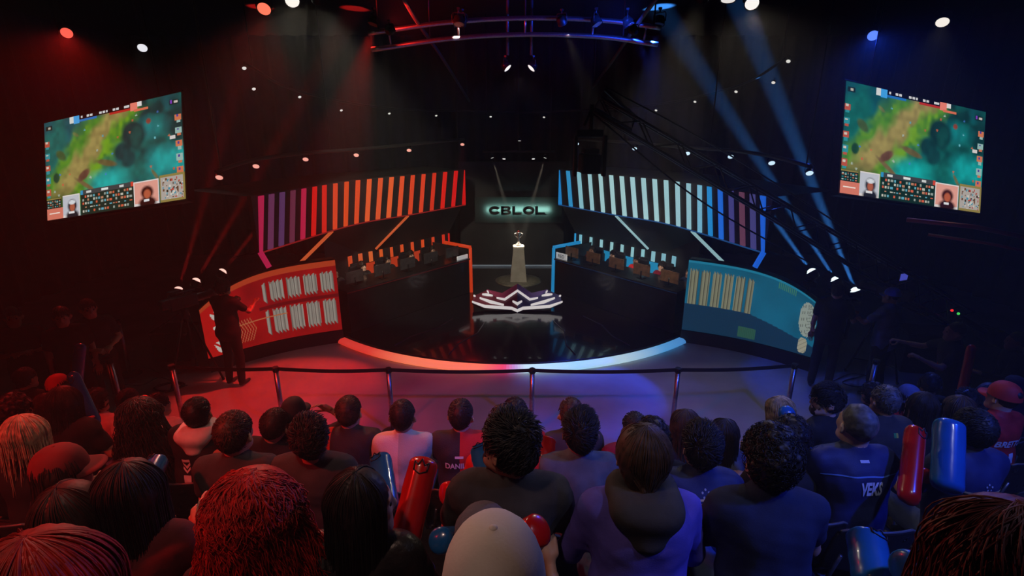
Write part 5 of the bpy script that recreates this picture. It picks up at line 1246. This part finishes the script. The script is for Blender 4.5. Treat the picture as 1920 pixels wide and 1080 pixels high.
P('white headphone fan', 'dark haired person with white headphones at floor level', 1820, 728, -1, hair='tuft', hc='black', phones=mat('white_plastic', (.6, .62, .66), .4), shirt='black', lod=1, seed=52, skin='tan', arms=('lap', 'lap'))
P('navy beanie fan', 'person in a navy beanie at floor level by the red stick', 1909, 706, -1, hair=None, cap=CAPN, shirt='navy', lod=1, seed=53, skin='tan', arms=('hold', 'lap'))

# ---------- printing on shirts
def lettered(short, txt, size, z, width, m=M_PW, x=0., arch=0., bold=.0):
    me = text_mesh(txt, size, .0006, bold); xs = [v.co.x for v in me.vertices]; k = width/(max(xs)-min(xs)); c = (max(xs)+min(xs))/2
    for v in me.vertices: v.co.x = (v.co.x-c)*k
    print_on_back(short, me, m, z, x, 'lettering', arch)
lettered('veks fan', 'VEKS', .105, .395, .125, M_PW, .02, bold=.004)
lettered('alchemy fan', 'ALCHEMY', .085, .40, .235, M_PG, 0, bold=.003)
lettered('gold stripe fan', 'YMURGOKE', .085, .30, .24, M_PG, .03, bold=.003)
lettered('danilo fan', 'DANILO', .065, .365, .20, M_PW, -.01, bold=.002)
lettered('bretton fan', 'BRETTON', .085, .35, .26, M_PW, .0, 1.0, bold=.003)
lettered('bretton fan', '1', .12, .20, .05, M_PW, 0, bold=.004)
stripe = lambda w_, h_, n=12, bow=0.: flat_poly([[(-w_/2+w_*i/n, bow*((i/n*2-1)**2)), (-w_/2+w_*(i+1)/n, bow*(((i+1)/n*2-1)**2)), (-w_/2+w_*(i+1)/n, h_+bow*(((i+1)/n*2-1)**2)), (-w_/2+w_*i/n, h_+bow*((i/n*2-1)**2))] for i in range(n)])
print_on_back('gold stripe fan', stripe(.36, .012), M_PY, .40, 0, 'stripe'); print_on_back('alchemy fan', stripe(.36, .010), M_PY, .49, 0, 'stripe')
print_on_back('veks fan', stripe(.44, .007, 14, -.03), M_PB, .495, 0, 'stripe'); print_on_back('veks fan', stripe(.05, .012), M_PW, .555, 0, 'collar_mark')
star5 = flat_poly([[(.018*math.cos(a)+.006*math.cos(t), .018*math.sin(a)+.006*math.sin(t)) for t in np.linspace(0, 2*math.pi, 7)[:-1]] for a in (math.pi/2+i*1.2566 for i in range(5))])
print_on_back('alchemy fan', star5.copy(), M_PG, .52, 0, 'emblem'); print_on_back('gold stripe fan', star5.copy(), M_PG, .44, .01, 'emblem')
print_on_back('orange jersey man', flat_poly([rect_(-.045, 0, -.02, .028), rect_(-.015, 0, .045, .028)]), M_PW, .40, 0, 'emblem')
print_on_back('orange jersey man', flat_poly([rect_(-.055, 0, .055, .014), rect_(-.055, -.024, .055, -.010)]), M_PG, .36, 0, 'small_print')
print_on_back('danilo fan', flat_poly([rect_(-.035, 0, .03, .018)]), M_PW, .45, 0, 'emblem')
chev = lambda y, t: [[(-.03, y+.035), (0, y), (0, y-t), (-.03, y+.035-t)], [(0, y), (.03, y+.035), (.03, y+.035-t), (0, y-t)]]
print_on_back('chevron jacket man', flat_poly(chev(.30, .025)+chev(.26, .02)+[rect_(-.03, .335, .03, .36)]), M_PW, .04, 0, 'chevron')
print_on_back('chevron jacket man', flat_poly([rect_(-.03, .13, .03, .205), rect_(-.03, .06, .03, .10), rect_(-.03, -.03, .03, .02)]), M_PW, .06, 0, 'block_stripe')
print_on_back('green collar man', flat_poly([rect_(.01, 0, .03, .035)]), mat('print_green', (.05, .35, .08), .6), .48, 0, 'collar_mark'); print_on_back('green collar man', flat_poly([rect_(.03, 0, .045, .035)]), mat('print_yellow', (.6, .5, .05), .6), .48, 0, 'collar_mark')

# ---------- sticks: tip, foot
def stk(tip, foot, d0, d1, blue, label, fat=1., **k): return stick(at_d(*tip, d0), at_d(*foot, d1), blue, label, fat=fat, **k)
h_ = hand_pos('patch polo man', 0); stick(h_+Vector((-.16, .1, .40)), h_-Vector((-.03, 0, .1)), True, 'blue clapper stick held upright by the patch polo man', fat=.8)
h_ = hand_pos('curly black top woman', 0); stick(h_+Vector((-.02, .05, .33)), h_-Vector((.12, .05, .1)), False, 'red clapper stick crossing the blue one by the white shirts', fat=.75)
stk((298, 862), (262, 928), 2.75, 2.5, True, 'blue clapper stick leaning beside the chevron jacket', .85)
stk((712, 855), (728, 960), 2.5, 2.25, True, 'blue clapper stick standing beside the leather jacket woman', .85)
stk((797, 856), (745, 1070), 2.1, 1.9, False, 'long red clapper stick standing by the leather jacket woman', .95)
stk((902, 840), (918, 905), 2.3, 2.15, True, 'blue clapper stick standing before the thick haired man', .85)
stk((828, 926), (905, 915), 2.3, 2.45, False, 'red clapper stick lying level behind the thick haired man', .8, mark=False)
stk((822, 1014), (862, 1010), 1.7, 1.9, True, 'tip of a blue clapper stick beside the grey hat', .7, mark=False)
stk((1014, 990), (950, 1030), 1.45, 1.55, False, 'red clapper stick tip beside the grey hat', .75)
h_ = hand_pos('afro person', 1); stick(h_+Vector((-.10, .06, .22)), h_+Vector((.16, -.08, -.30)), True, 'blue clapper stick held by the person with the round dark curls', fat=.85, mark=False)
stk((1717, 800), (1702, 945), 2.95, 2.7, False, 'tall red clapper stick in front of the gold stripe fan', .85)
stk((1780, 786), (1775, 925), 3.0, 2.85, True, 'wide blue clapper stick in front of the gold stripe fan', 1.25, mark=False)
stk((1622, 1000), (1640, 1110), 1.75, 1.6, True, 'blue clapper stick with a dark mark by the navy shirt', .95)
stk((1690, 1066), (1775, 1072), 1.5, 1.55, True, 'blue clapper stick lying at the bottom by the dark red mane', .85, mark=False)
h_ = hand_pos('navy beanie fan', 0); stick(h_+Vector((.1, .15, .55)), h_-Vector((0, 0, .08)), False, 'red clapper stick raised beside the red cap', fat=.8, mark=False)
stk((1731, 892), (1752, 893), 3.0, 3.3, False, 'red clapper stick end low between the VEKS and gold stripe fans', .75, mark=False)
stk((1770, 757), (1776, 782), 4.6, 4.6, True, 'small blue clapper stick among the dark floor fans', .7, mark=False)
h_ = hand_pos('shadowed floor fan', 1); stick(h_+Vector((.12, .1, .5)), h_-Vector((0, 0, .08)), True, 'blue clapper stick raised in shadow on the red side', fat=1., mark=False)
stk((1022, 822), (1016, 868), 3.1, 3.0, False, 'red clapper stick end behind the thick haired man', 1.1, mark=False)
stk((1771, 640), (1764, 690), 6.6, 6.5, False, 'dark red clapper stick held up by the jib crew', .7, mark=False)

# ---------- stage crew and guards (standing on the floor)
crew = 'crew standing on the arena floor'
P('left cameraman', 'camera operator in black standing before the red wall', 413, 520, 0., yaw=-.25, sc=1.0, hair='tuft', hc='dark', shirt='black', legs='black', lod=1, seed=60, skin='tan', stand=True, lean=.05, phones=True, arms=('cam', 'cam'), group=crew)
P('guard', 'guard in a dark polo with clasped hands behind a barrier post', 160, 560, 0., yaw=-2.2, hair='short', hc='black', shirt='polo', legs='black', lod=1, seed=61, skin='tan', stand=True, lean=0., arms=('clasp', 'clasp'), group=crew)
P('second guard', 'guard with long arms standing beside the clasped-hands guard', 110, 574, 0., yaw=-2.5, hair='short', hc='black', shirt='polo', legs='black', lod=2, seed=62, skin='tan', stand=True, lean=0., arms=('down', 'down'), group=crew)
P('shadow guard', 'dim figure with folded arms at the red side edge', 18, 575, 0., yaw=-2.4, hair='short', hc='black', shirt='polo', legs='black', lod=2, seed=63, skin='tan', stand=True, lean=0., arms=('fold', 'fold'), group=crew)
P('right crewman', 'crew member with headphones standing before the teal wall', 1574, 528, 0., yaw=-.6, hair='short', hc='black', phones=True, shirt='black', legs='black', lod=1, seed=64, skin='tan', stand=True, lean=0., arms=('down', 'holdlow'), group=crew)
P('capped cameraman', 'camera operator in a blue cap and blue shirt', 1677, 538, 0., yaw=.5, hair='crop', hc='black', cap=(mat('cap_royal', (.03, .06, .3), .6), 'cap'), shirt='denim', legs='black', lod=1, seed=65, skin='brown', stand=True, lean=.05, arms=('cam', 'down'), group=crew)
P('jib operator', 'jib operator in black behind the crane controls', 1797, 604, 0., yaw=1.2, sc=.97, hair='crop', hc='black', shirt='black', legs='black', lod=1, seed=66, skin='brown', stand=True, lean=.1, arms=('cam', 'reach'), group=crew)
P('suited guard', 'guard in a dark suit reaching out to a barrier post', 1914, 622, 0., yaw=1.0, sc=.94, hair='crop', hc='black', shirt='black', sleeve='long', legs='black', lod=1, seed=67, skin='brown', stand=True, lean=.05, arms=('holdlow', 'down'), group=crew)

# ---------- players at the desks
for s in (-1, 1):
    side = 'red' if s < 0 else 'blue'
    for i in range(5):
        f = (i+.5)/5; p = DA+(DB-DA)*f+DN*.94; yaw = math.atan2(DN.x*s, -DN.y)
        P(f'{side} player {i}', f'seated player with headset at the {side} side desk, {["first", "second", "third", "fourth", "fifth"][i]} from the trophy', 0, 0, .1, yaw=yaw, sc=.8, hair=('short', 'tuft', 'short', 'curly', 'short')[i], hc='dark', shirt='black' if s < 0 else ('maroon', 'navy', 'redshirt', 'maroon', 'navy')[i], lod=2, seed=70+i, skin=('tan', 'light')[i % 2], phones=True, arms=('type', 'type'), hy=(.1, -.1, 0, .15, -.05)[i], hp=-.12, lean=.02, chair=False, pos=(s*p.x, p.y), group=f'players on the {side} side')

# ------------------------------------------------------------------ barrier posts and belts
M_POST = mat('post_steel', (.42, .42, .44), .3, .9, noise=.12, nscale=30); M_BELT = mat('belt_black', (.008, .008, .009), .8)
POSTS = []
POST_M = {}
def barrier_post(p, label, tilt=0., h=.98):
    r = empty('barrier_post', (p.x, p.y, 0), 0, label, 'barrier post', 'belt barrier posts'); 
    if not POST_M:
        POST_M['t'] = MB().cyl((0, 0, .03), (0, 0, .93), .032, n=16).mesh('pole'); POST_M['b'] = MB().lathe([(.001, 0), (.17, 0), (.17, .012), (.15, .025), (.05, .04), (.001, .042)], 24, cap=False).mesh('base')
        m = MB(); m.cyl((0, 0, .92), (0, 0, .985), .038, n=16); 
        for a in range(4): m.box((.04*math.cos(a*1.5708), .04*math.sin(a*1.5708), .955), (.02, .02, .05))
        POST_M['h'] = m.mesh('head')
    for k, nm, mm in (('t', 'pole', M_POST), ('b', 'base', M_BLACK), ('h', 'head', M_BLACK)): new_obj(nm, POST_M[k], mm, r)
    return r
names = ['before the patch polo man', 'second in the row of posts on the red side', 'beside the coiled cable', 'before the orange jersey man, left of two', 'before the white tee man', 'in the middle of the hall', 'behind the centre parting woman', 'behind the blonde woman', 'behind the green collar man']
tops = [(113, 664), (205, 673), (321, 684), (516, 688), (728, 690), (998, 691), (1272, 690), (1491, 682), (1644, 674)]
lab = ['steel barrier post nearest the red side edge', 'steel barrier post in front of the guards', 'steel barrier post beside the coiled cable', 'steel barrier post in the red light behind the black cap man', 'steel barrier post behind the white tee man', 'steel barrier post in the middle of the hall', 'steel barrier post behind the centre parting woman', 'steel barrier post behind the blonde woman', 'steel barrier post next to the capped camera operator']
PT = [at_z(x, y, .985) for x, y in tops]
for p, l in zip(PT, lab): barrier_post(p, l)
for i, (a, b) in enumerate(zip(PT[2:-2], PT[3:-1])):
    V = []; n = 10
    for k in range(n+1):
        t = k/n; p = a.lerp(b, .022+.956*t); z = .955-.05*math.sin(math.pi*t)*.5
        for dz in (-.026, .026): V.append((p.x, p.y, z+dz))
    V2 = [(x, y+.004, z) for x, y, z in V]; m = MB(); o_ = len(V)
    F = [(2*k, 2*k+2, 2*k+3, 2*k+1) for k in range(n)]; m.add(V+V2, F+[tuple(reversed([q+o_ for q in f])) for f in F]+[(2*k+1, 2*k+3, o_+2*k+3, o_+2*k+1) for k in range(n)]+[(2*k, o_+2*k, o_+2*k+2, 2*k+2) for k in range(n)])
    tag(m.build('barrier_belt', M_BELT), f'black barrier belt, {["first", "second", "third", "fourth", "fifth"][i]} span counted from the red side', 'belt', 'barrier belts')
barrier_post(at_z(245, 702, 0), 'lone steel post with a wide round base beside the cables'); h_ = (hand_pos('guard', 0)+hand_pos('guard', 1))/2; barrier_post(Vector((h_.x, h_.y, 0)), 'steel post held by the clasped-hands guard')
h_ = hand_pos('suited guard', 0); barrier_post(Vector((h_.x, h_.y, 0)), 'steel post held by the suited guard')
# ------------------------------------------------------------------ cables on the floor
M_CAB = mat('cable_black', (.01, .01, .01), .5)
c = at_z(317, 726, .012); m = MB(); pts = [(c.x+(.20+.03*math.sin(k*.7))*math.cos(k*.35)+.02*math.sin(k*1.3), c.y+(.15+.02*math.cos(k*.9))*math.sin(k*.35), .012+.004*(k//18)) for k in range(80)]; m.tube(pts, .011, 6)
tag(m.build('coiled_cable', M_CAB), 'coil of black cable lying on the floor by the barrier', 'cable')
m = MB(); m.tube(catmull3([at_z(x, y, .01) for x, y in ((300, 700), (270, 690), (240, 705), (225, 718), (265, 722), (300, 708), (340, 722), (352, 722))]), .006, 6); tag(m.build('loose_cable', M_CAB), 'thin loose cable looping over the floor near the lone post', 'cable')
m = MB(); m.tube(catmull3([at_z(x, y, .01) for x, y in ((1560, 715), (1600, 700), (1640, 712), (1610, 725), (1580, 716), (1620, 704))]), .008, 6); tag(m.build('loose_cable', M_CAB), 'loose cable on the blue floor under the camera tripod', 'cable')

# ------------------------------------------------------------------ television cameras on tripods
def tv_camera(base, z, yaw, label, mon=False):
    r = empty('tv_camera', (base.x, base.y, 0), yaw, label, 'camera')
    for k in range(3):
        a = k*2.094+.5; t = MB(); t.tube([(.05*math.cos(a), .05*math.sin(a), z-.22), (.42*math.cos(a), .42*math.sin(a), .02)], .018, 8); t.sph((.42*math.cos(a), .42*math.sin(a), .02), .025, 6); t.build('tripod_leg', M_BLACK, r)
    t = MB()
    for k in range(3): a = k*2.094+.5; t.tube([(0, 0, .22), (.33*math.cos(a), .33*math.sin(a), .25)], .008, 5)
    t.build('spreader', M_BLACK, r)
    MB().cyl((0, 0, z-.26), (0, 0, z-.1), .07, .05, 14).build('fluid_head', M_BLACK, r)
    b = MB(); b.box((0, 0, z+.02), (.14, .42, .2), bev=.02); b.box((0, -.26, z+.04), (.11, .14, .15), bev=.02); b.box((0, .06, z+.16), (.04, .3, .03), bev=.008); b.build('camera_body', M_BLACK, r)
    MB().lathe([(.05, 0), (.065, .05), (.062, .22), (.085, .24), (.085, .33), (.075, .33)], 18, Matrix.Translation((0, .2, z+.02)) @ Matrix.Rotation(-math.pi/2, 4, 'X'), False).build('zoom_lens', mat('lens_barrel', (.02, .02, .022), .3), r)
    v = MB(); v.box((-.12, -.05, z+.14), (.1, .16, .09), bev=.01); v.build('viewfinder', M_BLACK, r); MB().tube([(.03, -.1, z-.15), (.2, -.5, z-.22)], .011, 6).build('pan_handle', M_BLACK, r)
    if mon:
        MB().box((.0, -.12, z+.33), (.19, .025, .13), bev=.006).build('monitor_case', M_BLACK, r); MB().box((0, -.134, z+.33), (.17, .003, .11)).build('monitor_screen', glow('cam_monitor', (.10, .12, .75), .5), r); MB().cyl((0, -.1, z+.16), (0, -.1, z+.28), .012, n=8).build('monitor_arm', M_BLACK, r)
    return r
tv_camera(at_z(372, 712, 0), 1.36, -.5, 'television camera on a tripod before the red wall')
tv_camera(at_z(1636, 700, 0), 1.42, .35, 'television camera with a small lit monitor on the blue side', True)
# black flight case and stand behind the cable
b = at_z(338, 668, 0); r = empty('flight_case', b, .1, 'black flight case standing behind the coiled cable', 'case'); MB().box((0, 0, .27), (.6, .5, .54), bev=.02).build('body', mat('case_black', (.02, .02, .02), .5, noise=.3), r); MB().box((0, 0, .555), (.62, .52, .03), bev=.01).build('lid', mat('case_lid', (.06, .05, .05), .45), r)
m = MB()
for s in (-1, 1):
    for t in (-1, 1): m.sph((s*.29, t*.24, .53), .03, 5)
m.build('corner', M_GREY, r)
b = at_z(1722, 690, 0); r = empty('flight_case', b, -.2, 'blue-lit flight case behind the capped camera operator', 'case'); MB().box((0, 0, .35), (.8, .5, .7), bev=.02).build('body', mat('case_black', ()), r); MB().box((0, 0, .71), (.82, .52, .03), bev=.01).build('lid', mat('case_lid', ()), r)

# ------------------------------------------------------------------ camera crane (jib) over the blue side
TIPJ = at_y(1118, 196, 7.3); BASEJ = at_y(1800, 596, 8.0); TAIL = at_y(1880, 640, 8.1)
j = empty('jib_crane', (BASEJ.x, BASEJ.y, 0), 0, 'long black camera crane arm reaching over the blue side of the stage', 'camera crane'); jo = -j.location
D = (TIPJ-BASEJ).normalized(); side = D.cross(Vector((0, 0, 1))).normalized(); upv = side.cross(D)
M_JIB = mat('jib_black', (.02, .019, .018), .4, .4, noise=.3, nscale=10); M_JB2 = mat('jib_tube', (.045, .045, .05), .3, .7)
L = (TIPJ-BASEJ).length
ch = [(s, u) for s in (-1, 1) for u in (-1, 1)]
for s, u in ch:
    pts = [BASEJ+D*(L*t)+side*s*.13*(1-.5*t)+upv*u*(.17-.07*t) for t in np.linspace(0, 1, 12)]; MB().tube(pts, .022, 6).build('arm_chord', M_JB2, j, jo)
m = MB(); nseg = 22
for k in range(nseg):
    t0, t1 = k/nseg, (k+1)/nseg
    for s in (-1, 1):
        f = lambda t, u: BASEJ+D*(L*t)+side*s*.13*(1-.5*t)+upv*u*(.17-.07*t)
        m.tube([f(t0, -1), f(t1, 1)] if k % 2 else [f(t0, 1), f(t1, -1)], .011, 5)
    m.tube([BASEJ+D*(L*t1)+side*.13*(1-.5*t1)+upv*(.17-.07*t1), BASEJ+D*(L*t1)-side*.13*(1-.5*t1)+upv*(.17-.07*t1)], .01, 5)
m.build('lattice', M_JIB, j, jo)
MB().tube(catmull3([TIPJ+upv*.25, BASEJ+D*L*.75+upv*.32, BASEJ+D*L*.4+upv*.28, BASEJ+upv*.2]), .012, 6).build('tension_cable', M_JIB, j, jo)
MB().tube(catmull3([TIPJ-upv*.12, BASEJ+D*L*.7-upv*.42, BASEJ+D*L*.3-upv*.38, BASEJ-upv*.2]), .012, 6).build('cable_loom', M_CAB, j, jo)
m = MB(); tri = [TIPJ-D*.55+upv*.12, TIPJ+upv*.22, TIPJ-upv*.05, TIPJ-D*.6-upv*.05]; m.tube(tri+[tri[0]], .025, 6); m.build('nose_frame', M_JB2, j, jo)
hd = TIPJ+Vector((-.06, -.02, -.05)); m = MB(); m.tube([hd, hd+Vector((-.1, 0, -.22))], .02, 6); m.box(hd+Vector((-.02, 0, -.32)), (.36, .2, .10), bev=.02); m.cyl(hd+Vector((0, 0, -.3)), hd+Vector((0, 0, .05)), .03, n=10)
for s in (-1, 1): m.box(hd+Vector((s*.2, 0, -.62)), (.05, .16, .55), bev=.02)
m.build('remote_head', M_JIB, j, jo)
m = MB(); m.box(hd+Vector((0, 0, -.72)), (.26, .42, .26), bev=.03); m.lathe([(.06, 0), (.08, .2), (.09, .22), (.09, .3)], 16, Matrix.Translation(hd+Vector((0, .2, -.72))) @ Matrix.Rotation(-math.pi/2, 4, 'X'), False); m.box(hd+Vector((0, -.05, -.55)), (.2, .3, .06), bev=.01); m.build('camera_body', M_BLACK, j, jo)
m = MB(); m.cyl((BASEJ.x, BASEJ.y, .1), (BASEJ.x, BASEJ.y, BASEJ.z), .06, .05, 12)
for k in range(3): a = k*2.094+.3; m.tube([(BASEJ.x, BASEJ.y, .75), (BASEJ.x+.6*math.cos(a), BASEJ.y+.6*math.sin(a), .04)], .03, 8)
m.build('pedestal', M_JIB, j, jo)
m = MB(); m.tube([BASEJ, TAIL], .05, 8); 
for k in range(3): p = BASEJ.lerp(TAIL, .7+.14*k); m.cyl(p-side*.18, p+side*.18, .13, n=16)
m.build('counterweight', M_BLACK, j, jo)
m = MB(); 
for (px, py, y, cname, col) in ((1785, 582, 7.9, 'red', (.8, .02, .02)), (1797, 588, 7.9, 'green', (.05, .5, .08))):
    MB().sph((0, 0, 0), .022, 6).build('indicator_lamp', glow('led_'+cname, col, 1.2), j, jo+at_y(px, py, y))
# blurred red hand rails near the blue side wall
rl = empty('guard_rail', (0, 0, 0), 0, 'dark red double hand rail high at the blue side edge', 'rail')
M_RAIL = mat('rail_red', (.35, .06, .05), .4, .3)
MB().tube([at_y(1700, 412, 7.0), at_y(1825, 425, 6.6), at_y(1940, 448, 6.2)], .03, 8).build('upper_rail', M_RAIL, rl); MB().tube([at_y(1740, 440, 7.0), at_y(1850, 456, 6.6), at_y(1940, 474, 6.2)], .02, 8).build('lower_rail', M_RAIL, rl)
